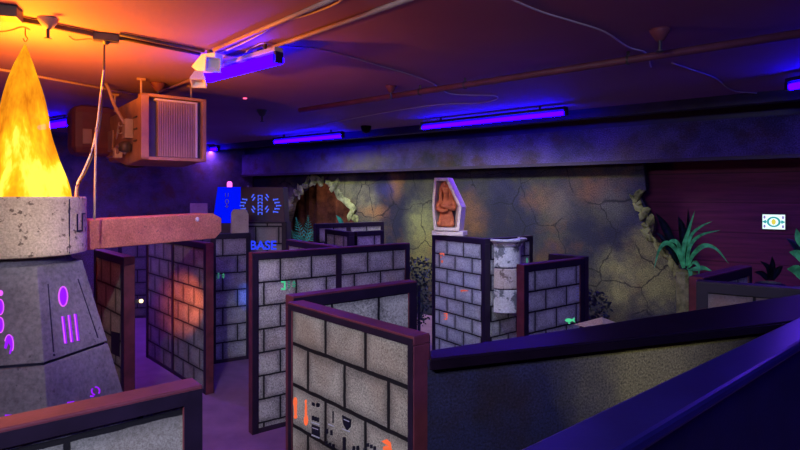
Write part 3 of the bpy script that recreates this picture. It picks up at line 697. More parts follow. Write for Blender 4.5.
# ------------------------------------------------------------------ unit heater
hx = Vector((P(139.5, 0, 7.0).x, 7.0, 3.34)); uh = Vector((.77, .63, 0)).normalized(); rzh = math.atan2(uh.y, uh.x)
ht = thing('unit_heater', 'tan sheet-metal unit heater with a louvred front hanging from the ceiling', 'heater', hx, rzh)
W, Hh, D = .77, .83, 1.25
def ht_obj(n_, bm, m_, **k): return obj(n_, bm, m_, ht, **k)
bm = bmesh.new(); prism(bm, [Vector((0, .0, 0)), Vector((0, .0, Hh-.03)), Vector((0, D, Hh-.03)), Vector((0, D, .05)), Vector((0, D*.55, -.04))], Vector((W, 0, 0)))
ht_obj('casing', bm, 'heater', bevel=.01)
bm = bmesh.new()
box(bm, -.02, .07, -.16, 0, 0, Hh); box(bm, W-.03, W+.02, -.16, 0, 0, Hh); box(bm, -.02, W+.02, -.16, 0, Hh-.035, Hh); box(bm, -.02, W+.02, -.16, 0, 0, .04)
ht_obj('front_frame', bm, 'heater', bevel=.004)
bm = bmesh.new(); box(bm, .07, W-.03, -.05, -.01, .04, Hh-.035); ht_obj('dark_opening', bm, 'metal_dark')
bm = bmesh.new()
for i in range(22):
    x = .19+i*.0215; box(bm, x, x+.014, -.13, -.05, .05, Hh-.06)
ht_obj('louvre', bm, 'pipe')
bm = bmesh.new(); box(bm, .15, .67, -.14, -.05, Hh-.075, Hh-.05); box(bm, .655, .68, -.14, -.05, .05, Hh-.05); ht_obj('louvre_frame', bm, 'cable', bevel=.003)
# side details face the camera's left (local x = 0)
bm = bmesh.new(); box(bm, -.10, 0, .30, .44, .30, .55); ht_obj('control_box', bm, 'metal', bevel=.006)
bm = bmesh.new(); lathe(bm, [(.03, -.06), (.075, -.04), (.08, .05), (.05, .08)], 16, c=(-.09, .33, .17)); ht_obj('gas_valve', bm, 'metal_dark', smooth=True)
bm = bmesh.new(); tube(bm, smooth_path([(-.09, .33, .1), (-.12, .45, .2), (-.13, .6, .2), (-.1, .72, .12), (-.1, 1.3, .1)]), .02, 8); ht_obj('gas_pipe', bm, 'pipe', smooth=True)
bm = bmesh.new(); box(bm, -.14, -.04, .68, .8, .06, .2); ht_obj('pipe_union', bm, 'cable', bevel=.01)
for k in range(2):
    bm = bmesh.new(); tube(bm, smooth_path([(-.06, .42, .4+.08*k), (-.1, .6, .38+.1*k), (-.05, .85, .45+.1*k), (-.03, 1.1, .35)]), .008, 6); ht_obj('wire', bm, 'cable', smooth=True)
bm = bmesh.new()
for z_ in (.25, .4, .55): box(bm, -.012, 0, .1, .26, z_, z_+.02)
ht_obj('side_slot', bm, 'metal_dark')
# rear fan
bm = bmesh.new(); box(bm, .0, W, D, D+.5, .05, Hh-.1); ht_obj('rear_housing', bm, 'heater', bevel=.03)
bm = bmesh.new(); tube(bm, [(W/2, D+.5, .4), (W/2, D+.75, .4)], .42, 28); ht_obj('fan_shroud', bm, 'metal_dark', smooth=False)
bm = bmesh.new(); box(bm, -.03, 0, D+.1, D+.4, .2, .5); ht_obj('access_plate', bm, 'pipe', bevel=.01)
bm = bmesh.new(); box(bm, -.48, .12, 1.62, 2.2, .14, .88); ht_obj('duct_elbow', bm, 'pipe_dark', bevel=.12)
bm = bmesh.new(); box(bm, -.36, -.24, 1.60, 1.625, .3, .52); ht_obj('access_plate', bm, 'pipe', bevel=.01)
for (x_, y_) in ((.05, .12), (.05, D+.3), (W-.06, .2)):
    bm = bmesh.new(); tube(bm, [(x_, y_, Hh-.04), (x_, y_, ZC-hx.z-.0)], .014, 8); box(bm, x_-.05, x_+.05, y_-.02, y_+.02, ZC-hx.z-.03, ZC-hx.z); ht_obj('hanger_rod', bm, 'pipe')
bm = bmesh.new()
w2 = MW[ht.name].inverted()
tube(bm, smooth_path([w2 @ Vector(p) for p in (P(104, 80, 7.5), P(109, 90, 7.4), P(113, 102, 7.3), P(119, 114, 7.2), P(125, 124, 7.2))]), .022, 8); ht_obj('flexible_conduit', bm, 'pipe', smooth=True)

# ------------------------------------------------------------------ base station and slab
bs = thing('base_station', 'base station box with a glowing blue side panel and a blue winged emblem', 'game station', (0, 10.78, 0))
def bx(px): return P(px, 0, 10.78).x
def bz(py): return P(0, py, 10.78).z
obj('plinth', B(bx(214), bx(286), .02, .5, 0, bz(223)), 'base_dark', bs)
bm = bmesh.new(); prism(bm, [Vector((bx(240.5), 0, bz(223))), Vector((bx(285), 0, bz(223))), Vector((bx(283), 0, bz(187))), Vector((bx(240.5), 0, bz(187)))], Vector((0, .45, 0)))
obj('emblem_panel', bm, 'base_dark', bs, bevel=.008)
bm = bmesh.new(); prism(bm, [Vector((bx(213), -.02, bz(223))), Vector((bx(239.5), -.02, bz(223))), Vector((bx(240), -.02, bz(187))), Vector((bx(218), -.02, bz(187)))], Vector((0, .4, 0)))
obj('blue_panel', bm, 'base_blue', bs)
bm = bmesh.new(); lathe(bm, [(.05, 0), (.05, .08), (.03, .11)], 12, c=(bx(228), .1, bz(187))); 
M['led_pink'] = mat_emit('pink_beacon', (1.0, .12, .75), 2.2); obj('beacon', bm, 'led_pink', bs, smooth=True)
bm = bmesh.new(); lathe(bm, [(.02, 0), (.02, .03)], 10, c=(bx(246.5), .1, bz(187))); obj('indicator', bm, 'symbol_pale', bs)
def bs_mark(polys, mat, name='emblem', y=-.004):
    bm = bmesh.new()
    for p in polys: prism(bm, [Vector((bx(x), y, bz(yy))) for x, yy in p], Vector((0, -.006, 0)))
    return obj(name, bm, mat, bs)
em_ = []
for i, yy in enumerate((195, 198.4, 201.8, 205.2, 208.6, 212.2)): em_ += [rect(257.8, yy, 262.6, yy+.8), rect(257.8, yy, 258.8, yy+2.6), rect(261.6, yy, 262.6, yy+2.6)]
for s in (-1, 1):
    c_ = 260.2
    for k in range(5): 
        yy = 199+k*3.0; x = 13.6+(2.2-abs(k-2))*1.5; 
        em_.append([(c_+s*x, yy), (c_+s*(x+4.2), yy-(1-.5*k)*.6), (c_+s*(x+4.2), yy+1.2-(1-.5*k)*.6), (c_+s*x, yy+1.2)])
        em_.append([(c_+s*(x-1), yy-.4), (c_+s*x, yy), (c_+s*x, yy+2), (c_+s*(x-1), yy+1.6)])
    for (x, yy, e) in ((7.5, 195, 1), (6.5, 198, 1), (7.5, 211.5, -1), (6.5, 208.5, -1)):
        em_.append([(c_+s*(x-2), yy-e*.8), (c_+s*(x-.6), yy-e*1.0), (c_+s*(x+1.6), yy+e*2.6), (c_+s*(x+.4), yy+e*2.8)])
bs_mark(em_, 'neon_pale')
bs_mark(ring_px(227.4, 201.5, 2.0, 2.4, .7)+[rect(226.9, 204, 227.8, 208), rect(225.5, 206, 229, 206.6), rect(225.6, 193, 226.2, 197), rect(228.4, 193, 229, 197)], 'symbol_pale', 'ankh_emblem', -.024)
# slab on the eie wall top
ta, aa, na, La, ha = WALLS['eie']
sb = on_plane(239.5, 234, aa-na*.06, na); 
o = bmesh.new(); prism(o, [Vector((-.15, -.05, 0)), Vector((.15, -.05, 0)), Vector((.15, -.05, .33)), Vector((.10, -.05, .42)), Vector((-.10, -.05, .42)), Vector((-.14, -.05, .36))], Vector((0, .09, 0)))
o = obj('stone_slab', o, 'slab', bevel=.012); put(o, (sb.x, sb.y, ha), math.atan2(na.x, -na.y)); tag(o, 'small weathered tan slab standing on a maze wall in front of the blue panel', 'slab')
# square purple-lit panel on the farthest-left wall
tf, af, nf, Lf, hf = WALLS['farleft']
q = on_plane(199, 217, af-nf*.06, nf)
o = obj('square_block', B(-.2, .2, -.04, .04, 0, .28), 'slab', bevel=.01); put(o, (q.x, q.y, hf), math.atan2(-nf.x*-1, -nf.y)); tag(o, 'small square block on top of the farthest left wall', 'block')

# ------------------------------------------------------------------ column, niche with figure
tc, ac, nc, Lc, hc = WALLS['column']
rzc = math.atan2(nc.x, -nc.y)
pc = on_plane(504.5, 300, ac+nc*.0, nc); pc.z = 0
col = thing('half_column', 'mottled white marble half column on the wall beside the niche wall', 'column', pc+nc*.006, rzc)
def half(prof): 
    bm = bmesh.new(); lathe(bm, prof, 28, a0=-PI, a1=0, cap=False)
    # close the flat back, top and bottom
    bmesh.ops.holes_fill(bm, edges=[e for e in bm.edges if e.is_boundary]); return bm
zz = lambda y: CZ-(y-HY)/F*8.75
Rr = .265
obj('capital', half([(Rr, zz(248)), (Rr+.02, zz(246)), (Rr+.02, zz(244.5)), (Rr+.06, zz(242.5)), (Rr+.09, zz(241.5)), (Rr+.09, zz(239.8)), (Rr+.07, zz(239.4))]), 'marble', col)
obj('upper_drum', half([(Rr-.01, zz(268.5)), (Rr, zz(267.5)), (Rr-.005, zz(248))]), 'marble', col, smooth=False)
obj('middle_drum', half([(Rr, zz(290)), (Rr+.006, zz(289)), (Rr+.002, zz(270.5)), (Rr-.006, zz(269.5))]), 'marble_stain', col)
obj('lower_drum', half([(Rr+.01, zz(314)), (Rr+.008, zz(292)), (Rr, zz(291))]), 'marble', col)
for y_ in (269, 290.5): obj('joint_ring', half([(Rr-.02, zz(y_+.7)), (Rr-.02, zz(y_-.7))]), 'black', col)

tt, at_, nt_, Lt, htl = WALLS['tall']
rzt = math.atan2(nt_.x, -nt_.y)
nc0 = on_plane(449, 234, at_-nt_*.057, nt_)
nch = thing('coffin_niche', 'pale coffin-shaped niche standing on a maze wall around a copper figure', 'niche', (nc0.x, nc0.y, htl), -.42)
S = 9.55/F
obj('plinth', B(-16.5*S, 16.5*S, -.10, .16, 0, 4.6*S), 'niche', nch, bevel=.008)
hexa = [(-13.5, 5), (13, 5), (15.5, 29), (1, 58), (-13, 58), (-15.5, 30)]
back_ = [(-11, 8), (4.5, 8), (5.5, 30), (-4, 50), (-10.5, 53), (-12.6, 30)]
inner = [(-11, 8), (10.8, 8), (12.8, 29.3), (-.4, 55), (-11, 55), (-13, 30)]
bm = bmesh.new()
fo = [[bm.verts.new((x*S, y, z*S)) for x, z in ring] for ring, y in ((hexa, -.13), (inner, -.13), (back_, .10), (hexa, .14))]
for u, v in ((0, 1), (1, 2), (3, 0)):
    for i in range(6): bm.faces.new((fo[u][i], fo[u][(i+1) % 6], fo[v][(i+1) % 6], fo[v][i]))
bm.faces.new(fo[2]); bm.faces.new(fo[3])
obj('niche_shell', bm, 'niche', nch, bevel=.004)
bm = bmesh.new(); prism(bm, [Vector((x*S*.98, .098, z*S)) for x, z in back_], Vector((0, -.006, 0))); obj('niche_lining', bm, 'base_dark', nch)
# copper figure: skinned body with folded arms, headdress as its own part
fg = thing('copper_figure', 'copper coloured seated figure with long headdress and folded arms inside the pale niche', 'statue', (nc0.x-.045, nc0.y+.01, htl+8.0*S), -.32)
def skin(name, verts, edges, radii, mat, parent, sub=2):
    me = bpy.data.meshes.new(name); me.from_pydata([Vector(v) for v in verts], edges, []); me.materials.append(M[mat])
    o = bpy.data.objects.new(name, me); C.objects.link(o); o.parent = parent; MW[o.name] = MW[parent.name].copy()
    m_ = o.modifiers.new('skin', 'SKIN'); m_.use_smooth_shade = True
    for sv, r in zip(me.skin_vertices[0].data, radii):
        sv.radius = (r, r) if not hasattr(r, '__len__') else r; 
    me.skin_vertices[0].data[0].use_root = True
    s_ = o.modifiers.new('sub', 'SUBSURF'); s_.levels = sub; s_.render_levels = sub; return o
k = S
vs = [(0, 0, 3*k), (0, 0, 12*k), (0, 0, 22*k), (0, 0, 30*k), (0, -.01, 34*k), (0, -.02, 39*k), (0, -.015, 43*k),
      (-7*k, 0, 27*k), (-8.6*k, -.03, 18*k), (-2*k, -.115, 16.5*k), (3.5*k, -.125, 18*k),
      (7*k, 0, 27*k), (8.6*k, -.03, 18*k), (2*k, -.125, 21*k), (-3.5*k, -.13, 22.5*k),
      (-6*k, -.05, 4*k), (-7*k, -.11, 4*k), (6*k, -.05, 4*k), (7*k, -.11, 4*k)]
es = [(0, 1), (1, 2), (2, 3), (3, 4), (4, 5), (5, 6), (2, 7), (7, 8), (8, 9), (9, 10), (2, 11), (11, 12), (12, 13), (13, 14), (0, 15), (15, 16), (0, 17), (17, 18)]
rd = [(8*k, .07), (7*k, .065), (6.5*k, .06), 3*k, 2.6*k, 4.2*k, 3.8*k, 3*k, 2.8*k, 2.2*k, 1.7*k, 3*k, 2.8*k, 2.2*k, 1.7*k, 3.6*k, 3*k, 3.6*k, 3*k]
skin('figure_body', vs, es, rd, 'copper', fg)
bm = bmesh.new()
bmesh.ops.create_uvsphere(bm, u_segments=14, v_segments=10, radius=1, matrix=Matrix.Translation((0, -.035, 38.4*k)) @ Matrix.Diagonal((3.9*k, .055, 4.8*k, 1)))
# face details
for x, z, r, y in ((0, 38.6, .9, -.088), (-1.3, 40, .5, -.08), (1.3, 40, .5, -.08), (0, 36.6, .8, -.082)):
    bmesh.ops.create_uvsphere(bm, u_segments=8, v_segments=6, radius=1, matrix=Matrix.Translation((x*k, y, z*k)) @ Matrix.Diagonal((r*k, .008, r*k*(1.6 if x == 0 and z > 38 else .5), 1)))
obj('face', bm, 'copper', fg, smooth=True)
bm = bmesh.new()
for s_ in (-1, 1):
    prism(bm, [Vector((s_*3.2*k, -.075, 24*k)), Vector((s_*6.4*k, -.06, 24*k)), Vector((s_*7.6*k, -.03, 34*k)), Vector((s_*6.0*k, -.04, 42*k)), Vector((s_*4.2*k, -.06, 43*k)), Vector((s_*3.9*k, -.07, 35*k))], Vector((0, .03, 0)))
bmesh.ops.create_uvsphere(bm, u_segments=16, v_segments=10, radius=1, matrix=Matrix.Translation((0, .0, 42.2*k)) @ Matrix.Diagonal((6.2*k, .085, 4.6*k, 1)))
obj('headdress_lappet', bm, 'copper', fg)
# headdress: draped cloth with lappets and stripes
bm = bmesh.new(); rings = []
for z, w, dep in ((24, 7.6, .05), (28, 8.0, .06), (33, 7.4, .065), (38, 6.6, .07), (42, 6.2, .08), (45, 5.2, .075), (47.5, 2.6, .05)):
    ring = []
    for i in range(17):
        a = -.62+(PI+1.24)*i/16            # open at the front
        ring.append(bm.verts.new((w*k*math.cos(a)*(1+.03*(i % 2)), math.sin(a)*dep-.0+.0, z*k)))
    rings.append(ring)
for u, v in zip(rings, rings[1:]):
    for i in range(16): bm.faces.new((u[i], u[i+1], v[i+1], v[i]))
bmesh.ops.solidify(bm, geom=bm.faces[:], thickness=.012)
obj('headdress', bm, 'copper', fg)
bm = bmesh.new(); tube(bm, smooth_path([(-3.6*k, -.07, 42*k), (0, -.1, 42.6*k), (3.6*k, -.07, 42*k)]), .9*k, 8); tube(bm, smooth_path([(0, -.1, 42*k), (0, -.115, 44.5*k), (0, -.09, 46*k)]), .8*k, 8); obj('headband', bm, 'copper', fg, smooth=True)

# ------------------------------------------------------------------ ledge and railing in front
ZL = 2.3
u0, u1 = G(430, 350, ZL), G(800, 294, ZL); l0, l1 = G(430, 359, ZL), G(690, 331.5, ZL)
u1 = u1+(u1-u0).normalized()*.12; l1 = l0+(l1-l0).normalized()*((u1-u0).length*.86)
led = thing('ramp_wall', 'low black wall with a wide glossy ledge and painted rock face behind the near railing', 'low wall', (l0.x, l0.y, 0), math.atan2((l1-l0).y, (l1-l0).x))
iv = MW[led.name].inverted()
bm = bmesh.new(); prism(bm, [iv @ p for p in (l0, l1, u1, u0)], Vector((0, 0, -.045))); obj('ledge_top', bm, 'gloss_black', led, bevel=.006)
LL = (l1-l0).length
pp = iv @ on_plane(660, 372, l0, Vector((iv.inverted().to_3x3() @ Vector((0, -1, 0))))); p2 = iv @ on_plane(590, 405, l0, Vector((iv.inverted().to_3x3() @ Vector((0, -1, 0)))))
M['rampface'] = mat_mural('ramp_painted_rock', [(pp.x+.05, pp.z+.04, .62, .5, (.23, .21, .07), .9)], (.008, .009, .03), 0, seed=3, bright=.08, pn=.9, gr=110)
bm = bmesh.new(); prism(bm, [iv @ Vector((p.x, p.y, 0)) for p in (l0, l1)]+[iv @ Vector((p.x, p.y, 0)) for p in (u1, u0)], Vector((0, 0, ZL-.045)))
bm.transform(Matrix.Translation((0, .025, 0))); obj('rock_face', bm, 'rampface', led)
bm = bmesh.new(); box(bm, .0, LL, -.012, .0, ZL-.038, ZL-.008); obj('ledge_trim', bm, 'gloss_black', led)

ZR = 2.35
ra, rb = G(515, 450, ZR), G(800, 316, ZR); rc, rdv = G(620, 450, ZR), G(800, 342, ZR)
d1 = (rb-ra).normalized()
ra2 = ra-d1*.9; rb2 = rb+d1*.05
d2 = (rdv-rc).normalized(); rc2 = rc-d2*.9; rd2 = rdv+d2*.3
ral = thing('railing_wall', 'nearest black railing with a broad cap glowing blue, in the bottom right corner', 'railing', (rc.x, rc.y, 0), math.atan2(d2.y, d2.x))
iv = MW[ral.name].inverted()
bm = bmesh.new(); prism(bm, [iv @ p for p in (rc2, rd2, rb2, ra2)], Vector((0, 0, -.04))); obj('rail_cap', bm, 'gloss_rail', ral, bevel=.012)
bm = bmesh.new()
q = [iv @ Vector((p.x, p.y, 0)) for p in (rc2, rd2, rb2, ra2)]; q[0].y += .03; q[1].y += .03; q[2].y -= .03; q[3].y -= .03
prism(bm, q, Vector((0, 0, ZR-.04))); obj('rail_panel', bm, 'black', ral)
# pale pyramid cap of a post just beyond the ledge
q = G(602, 326, 2.0)
pt = thing('pyramid_post', 'post with a pale low pyramid cap peeping over the black ledge', 'post', (q.x, q.y, 0), .5)
obj('post_body', B(-.09, .09, -.09, .09, 0, 2.0), 'frame_dark', pt)
bm = bmesh.new(); vs4 = [bm.verts.new(p) for p in ((-.13, -.13, 2.0), (.13, -.13, 2.0), (.13, .13, 2.0), (-.13, .13, 2.0))]; ap = bm.verts.new((0, 0, 2.06)); bm.faces.new(vs4)
for i in range(4): bm.faces.new((vs4[i], vs4[(i+1) % 4], ap))
obj('pyramid_cap', bm, 'slab', pt)

# ------------------------------------------------------------------ plants
def blade(bm, pts, w, fold=.25, n=9):
    pts = smooth_path(pts, 5); m = len(pts); L_ = []
    for i, p in enumerate(pts):
        s = i/(m-1); ww = w*(math.sin(PI*min(1, (s*.9+.1)))**.7)*(1 if s < .5 else 1-(s-.5)*.9)
        d = (pts[min(i+1, m-1)]-pts[max(i-1, 0)]).normalized()
        view = Vector((0, -1, .25)); side = d.cross(view)
        side = side.normalized() if side.length > 1e-4 else Vector((1, 0, 0)); nn = side.cross(d)
        L_.append([bm.verts.new(p-side*ww+nn*ww*fold), bm.verts.new(p), bm.verts.new(p+side*ww+nn*ww*fold)])
    for u, v in zip(L_, L_[1:]):
        for i in range(2):
            try: bm.faces.new((u[i], u[i+1], v[i+1], v[i]))
            except ValueError: pass
def px_plant(name, label, cat, base, d, leaves, mats, zbase=None, group=None, pot='black', w=.04):
    q = P(*base, d)
    t = thing(name, label, cat, (q.x, q.y, 0), 0, group)
    if q.z > .3:
        bm = bmesh.new(); lathe(bm, [(.14, 0), (.15, .02), (.17, q.z-.05), (.12, q.z-.03)], 14); obj('planter', bm, pot, t)
    for pts, ww, mt in leaves:
        bm = bmesh.new()
        k = len(pts)
        blade(bm, [P(x, y, d+dy) for x, y, dy in pts], ww)
        bmesh.ops.solidify(bm, geom=bm.faces[:], thickness=.004)
        obj('leaf', bm, mats[mt], t, world=True, smooth=True)
    return t
px_plant('agave', 'spiky green plant with long drooping leaves by the broken rock edge', 'plant', (687, 270), 9.3, [
    ([(684, 268, 0), (683, 250, -.05), (688, 232, -.1), (695, 210, -.12)], .040, 0),
    ([(688, 268, 0), (692, 256, -.15), (703, 246, -.35), (716, 249, -.5), (729, 264, -.6)], .040, 0),
    ([(683, 268, 0), (677, 252, -.1), (667, 243, -.25), (659, 250, -.3), (654, 269, -.35)], .040, 0),
    ([(687, 266, 0), (690, 246, .0), (701, 235, .1), (721, 230, .2)], .03, 0),
    ([(686, 266, 0), (690, 238, .1), (700, 227, .2), (713, 221, .3)], .025, 0),
    ([(683, 266, 0), (678, 245, -.15), (672, 241, -.3), (668, 243, -.3)], .040, 0),
    ([(689, 268, 0), (693, 262, -.2), (698, 266, -.3), (699, 275, -.35)], .040, 0),
    ([(686, 268, 0), (690, 272, -.2), (689, 280, -.25)], .040, 0),
    ([(690, 270, 0), (702, 268, -.1), (712, 271, -.2)], .040, 0),
    ([(684, 262, .1), (682, 230, .3), (678, 216, .35)], .07, 1), ([(680, 262, .1), (665, 228, .3), (656, 213, .35)], .075, 1),
    ([(686, 262, .1), (688, 225, .3), (688, 208, .3)], .03, 1), ([(678, 265, .1), (664, 240, .2), (656, 232, .3)], .05, 1)], ['leaf', 'leaf_dark'], pot='rock_dull')
px_plant('broadleaf_plant', 'plant with broad pale green leaves cut off by the right edge', 'plant', (806, 285), 6.4, [
    ([(804, 262, 0), (797, 255, -.1), (789, 252, -.15)], .06, 0), ([(806, 280, 0), (796, 271, -.1), (787, 269, -.15)], .07, 0),
    ([(808, 250, 0), (799, 240, -.1), (796, 228, -.1)], .06, 0), ([(806, 262, 0), (795, 246, 0), (786, 238, 0)], .05, 1)], ['leaf', 'leaf_dark'])
px_plant('small_fern', 'small dim fern behind the right-edge maze wall', 'plant', (770, 280), 7.0, [
    ([(770, 280, 0), (768, 268, 0), (760, 261, 0)], .04, 1), ([(770, 280, 0), (772, 266, 0), (772, 256, 0)], .04, 0), ([(772, 280, 0), (778, 270, 0), (783, 266, 0)], .04, 1), ([(768, 280, 0), (762, 274, 0), (754, 272, 0)], .04, 1)], ['leaf_dark', 'leaf_dark'])
# cave ferns with leaflets
def frond(bm, pts, w):
    pts = smooth_path(pts, 5); m = len(pts)
    for i, p in enumerate(pts):
        d = (pts[min(i+1, m-1)]-pts[max(i-1, 0)]).normalized(); side = d.cross(Vector((0, -1, .1))).normalized()
        s = i/(m-1); ww = w*(.45+.55*math.sin(PI*min(1, s+.15)))*(1-.6*s)
        for q in (-1, 1):
            a = p; b = p+side*q*ww+d*ww*.7
            c1 = a.lerp(b, .5)+d*ww*.13; c2 = a.lerp(b, .5)-d*ww*.13
            bm.faces.new([bm.verts.new(v) for v in (a, c2, b, c1)])
    tube(bm, pts, .006, 5)
def fern(label, base, d, fr):
    q = P(*base, d); t = thing('fern', label, 'plant', (q.x, q.y, 0), 0, 'ferns in front of the cave')
    bm = bmesh.new(); lathe(bm, [(.15, 0), (.18, q.z-.03), (.12, q.z)], 12); obj('planter', bm, 'black', t)
    for pts, w in fr:
        bm = bmesh.new(); frond(bm, [P(x, y, d+dy) for x, y, dy in pts], w); obj('frond', bm, 'fern', t, world=True)
fern('fern with four upright fronds at the left foot of the cave mouth', (304, 244), 12.6, [
    ([(303, 244, 0), (299, 228, -.1), (296, 218, -.2)], .14), ([(305, 244, 0), (308, 228, -.1), (308, 216, -.2)], .15), ([(306, 244, 0), (312, 234, -.1), (316, 224, -.2)], .14), ([(302, 244, 0), (296, 236, -.1), (291, 230, -.2)], .13)])
px_plant('long_leaf_plant', 'plant showing a single slanting leaf above the far wall, right in the cave mouth', 'plant', (343, 228), 12.9, [([(344, 228, 0), (340, 220, -.05), (336, 215, -.1)], .05, 0)], ['fern', 'leaf_dark'])
# dark shrubs
def shrub(label, px_, py_, d, w, h_, n=160):
    q = P(px_, py_, d); z1 = q.z
    t = thing('dark_shrub', label, 'plant', (q.x, q.y, 0), 0, 'dark shrubs')
    bm = bmesh.new(); tube(bm, [(0, 0, 0), (0, 0, z1-h_*.4)], .03, 8); obj('stem', bm, 'black', t)
    bm = bmesh.new()
    for i in range(n):
        a = random.uniform(0, 2*PI); r = random.random()**.5*w; z = z1-h_+random.random()*h_; r *= .5+.5*math.sin(PI*min(1, max(0, (z1-z)/h_+.1)))
        c = Vector((r*math.cos(a), r*math.sin(a), z)); dv = Vector((random.uniform(-1, 1), random.uniform(-1, 1), random.uniform(-.3, 1))).normalized(); sd = dv.cross(Vector((random.uniform(-1, 1), 1, 0))).normalized()
        l_ = random.uniform(.05, .11)
        bm.faces.new([bm.verts.new(v) for v in (c, c+dv*l_*.5+sd*l_*.22, c+dv*l_, c+dv*l_*.5-sd*l_*.22)])
    obj('foliage', bm, 'leaf_dark', t)
shrub('dark shrub between the long two-panel wall and the niche wall', 419, 258, 10.6, .32, 1.3, 420)
shrub('dark shrub right of the wall with the green fish', 594, 292, 8.6, .24, .9, 300)

# ------------------------------------------------------------------ lit sign on the plank wall
sg_s = on_back(774, 1.4); qs = L0-N_IN*1.4+A_DIR*sg_s
zz0 = CZ-(229-HY)/F*qs.y; zz1 = CZ-(214.5-HY)/F*qs.y; wsg = (on_back(785.5, 1.4)-on_back(763, 1.4))
sg = thing('lit_sign', 'small white lit sign with cyan scrolls on the dark red plank wall', 'sign', (qs.x, qs.y, 0), ROTB)
obj('sign_case', B(-wsg/2-.015, wsg/2+.015, -.06, 0, zz0-.015, zz1+.015), 'black', sg)
M['sign_white'] = mat_emit('sign_glow', (.8, 1.0, 1.0), 1.15); M['sign_cyan'] = mat_emit('sign_cyan', (.05, .55, .6), .7); M['sign_yellow'] = mat_emit('sign_yellow', (.9, .75, .1), .9); M['sign_violet'] = mat_emit('sign_violet', (.35, .25, .75), .8)
obj('sign_face', B(-wsg/2, wsg/2, -.065, -.06, zz0, zz1), 'sign_white', sg)
zm, hh = (zz0+zz1)/2, (zz1-zz0)/2
def sgm(polys, mat, y=-.068):
    bm = bmesh.new()
    for p in polys: prism(bm, [Vector((x*wsg/2, y, zm+z*hh)) for x, z in p], Vector((0, .003, 0)))
    return obj('sign_mark', bm, mat, sg)
sgm([[(a, b) for a, b in ring] for ring in ring_px(0, 0, .62, .72, .2)], 'sign_cyan')
sgm([ell(0, 0, .2, .4, 8)], 'sign_yellow', -.07)
sgm([ell(s*.82, z*.62, .1, .22, 8) for s in (-1, 1) for z in (-1, 1)], 'sign_violet'); sgm([[(s*.98, .06), (s*.7, .25), (s*.62, 0), (s*.7, -.25), (s*.98, -.06)] for s in (-1, 1)], 'sign_cyan', -.069)

# ------------------------------------------------------------------ small lamps
def spot(name, loc, target, energy, col, size, blend=.8, r=.02):
    la = bpy.data.lights.new(name, 'SPOT'); la.energy = energy; la.color = col; la.spot_size = math.radians(size); la.spot_blend = blend; la.shadow_soft_size = r
    o = bpy.data.objects.new(name, la); C.objects.link(o); o.location = loc
    o.rotation_euler = (Vector(target)-Vector(loc)).to_track_quat('-Z', 'Y').to_euler(); return o
def small_lamp(loc, label, mat):
    bm = bmesh.new(); bmesh.ops.create_uvsphere(bm, u_segments=12, v_segments=8, radius=.022); o = obj('bulb', bm, mat, smooth=True)
    t = thing('spot_lamp', label, 'lamp', loc); o.parent = t
    bm = bmesh.new(); box(bm, -.06, -.018, -.02, .02, -.02, .02); obj('bracket', bm, 'metal_dark', t); return t
M['warm_bulb'] = mat_emit('warm_bulb', (1.0, .75, .35), 3.0)
tm, am, nm, Lm, hm = WALLS['midleft']
bl = P(141.2, 301, 6.33)
small_lamp(bl, 'tiny warm bulb on the post edge of the wall beside the pedestal', 'warm_bulb')
tgt = on_plane(186, 303, WALLS['splash'][1], WALLS['splash'][2])
spot('warm_spot', bl+Vector((.06, .02, 0)), tgt, 1100, (1.0, .15, .025), 27, 1.0)
tgt = on_plane(249, 296, WALLS['eie'][1], WALLS['eie'][2])
spot('blue_spot', P(252, 290, 8.0)+Vector((-.2, 0, .1)), tgt, 260, (.03, .14, 1.0), 17, 1.0)
# red laser dot on the ceiling, its light drawn as a small glowing disc
bm = bmesh.new(); lathe(bm, [(.03, -.012), (.03, 0)], 10); M['laser'] = mat_emit('red_laser_dot', (1.0, .08, .2), 3.0)
o = obj('laser_dot', bm, 'laser'); put(o, G(245, 98, ZC)); tag(o, 'tiny red pinpoint light on the violet ceiling', 'light')

# ------------------------------------------------------------------ light
def point(name, loc, e, col, r=.1):
    la = bpy.data.lights.new(name, 'POINT'); la.energy = e; la.color = col; la.shadow_soft_size = r
    o = bpy.data.objects.new(name, la); C.objects.link(o); o.location = loc; return o
def area(name, loc, target, e, col, sx, sy):
    la = bpy.data.lights.new(name, 'AREA'); la.shape = 'RECTANGLE'; la.size = sx; la.size_y = sy; la.energy = e; la.color = col
    o = bpy.data.objects.new(name, la); C.objects.link(o); o.location = loc
    o.rotation_euler = (Vector(target)-Vector(loc)).to_track_quat('-Z', 'Y').to_euler(); return o
point('flame_lamp', (CX, CD, 3.1), 540, (1.0, .25, .03), .1)
spot('flame_uplight', (CX, CD, 3.78), (CX, CD, 5), 3600, (1.0, .32, .006), 172, .15, .06)
spot('flame_uplight_wide', (CX, CD, 3.1), (CX, CD, 5), 900, (1.0, .2, .03), 150, .3, .08)
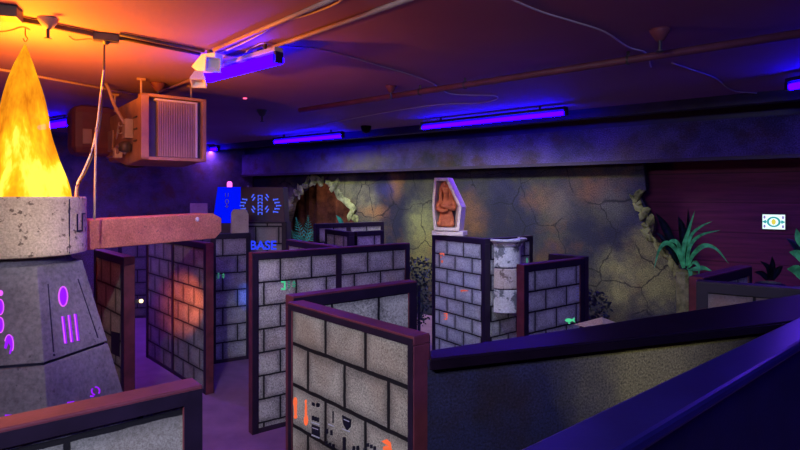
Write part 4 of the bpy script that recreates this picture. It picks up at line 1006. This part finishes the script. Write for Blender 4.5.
# unseen lights without fixtures, most of them added as fill for maze and mural
l_ = area('near_wall_fill', (-1.6, -1.2, 4.3), (-.3, 5, .8), 105, (.88, .86, 1.0), 1.6, .5); l_.data.spread = math.radians(100)  # unseen fill behind the camera, added to brighten the near walls
area('violet_fill', (2.6, .6, 4.32), (2.0, 3, 0), 55, (.05, .015, 1.0), 2.4, .15)  # violet fill added to turn the rail cap blue, no tube modelled
spot('niche_spot', (-.6, 7.2, 4.32), (.85, 9.6, 2.62), 170, (1.0, .84, .76), 17, .7, .05)  # presumed spot on the figure, fixture not modelled
spot('aisle_fill', (-1.7, 2.4, 4.32), (-3.1, 7.8, 1.1), 400, (.95, .85, .78), 46, .9, .05)  # added fill for the walls beside the pedestal, no fixture
spot('eie_fill', (-.9, 5.2, 4.32), (-2.6, 9.4, 1.3), 70, (.45, .66, 1.0), 40, .9, .05)  # added bluish fill for the wall with dim green symbols
spot('wall_fill', (.6, 6.6, 4.32), (1.2, 9.3, 1.3), 460, (.55, .64, 1.0), 48, .9, .05)  # added fill for the niche wall and half column
l_ = area('mural_fill', (-.6, 11.1, 4.3), (1.7, 12.0, 1.7), 130, (1.0, 1.0, .72), 7.0, .2); l_.data.spread = math.radians(95)  # unseen wash added to brighten the painted rock wall
l_.rotation_euler = Matrix((A_DIR, -(Vector((.622,.783,-1.2)).normalized().cross(A_DIR)), -Vector((.622,.783,-1.2)).normalized())).transposed().to_euler()

qc = L0-N_IN*.9+A_DIR*on_back(322, .9)
point('cave_fill', (qc.x, qc.y, 3.35), 8, (1.0, .6, .5), .1)  # hidden light added to lift the brown cave backdrop

w = bpy.data.worlds.new('world'); bpy.context.scene.world = w; w.use_nodes = True
w.node_tree.nodes['Background'].inputs[0].default_value = (.02, .01, .06, 1); w.node_tree.nodes['Background'].inputs[1].default_value = .3

cam = bpy.data.cameras.new('camera'); co = bpy.data.objects.new('camera', cam); C.objects.link(co)
co.location = (0, 0, CZ); co.rotation_euler = (PI/2, 0, 0); cam.sensor_width = 36; cam.lens = F/800*36; cam.shift_y = -30/800; cam.clip_start = .02
sc = bpy.context.scene; sc.camera = co
sc.view_settings.view_transform = 'Standard'; sc.view_settings.look = 'None'; sc.view_settings.gamma = 1; sc.view_settings.exposure = 0
sc.cycles.use_denoising = True
sc.cycles.max_bounces = 8; sc.cycles.transparent_max_bounces = 8
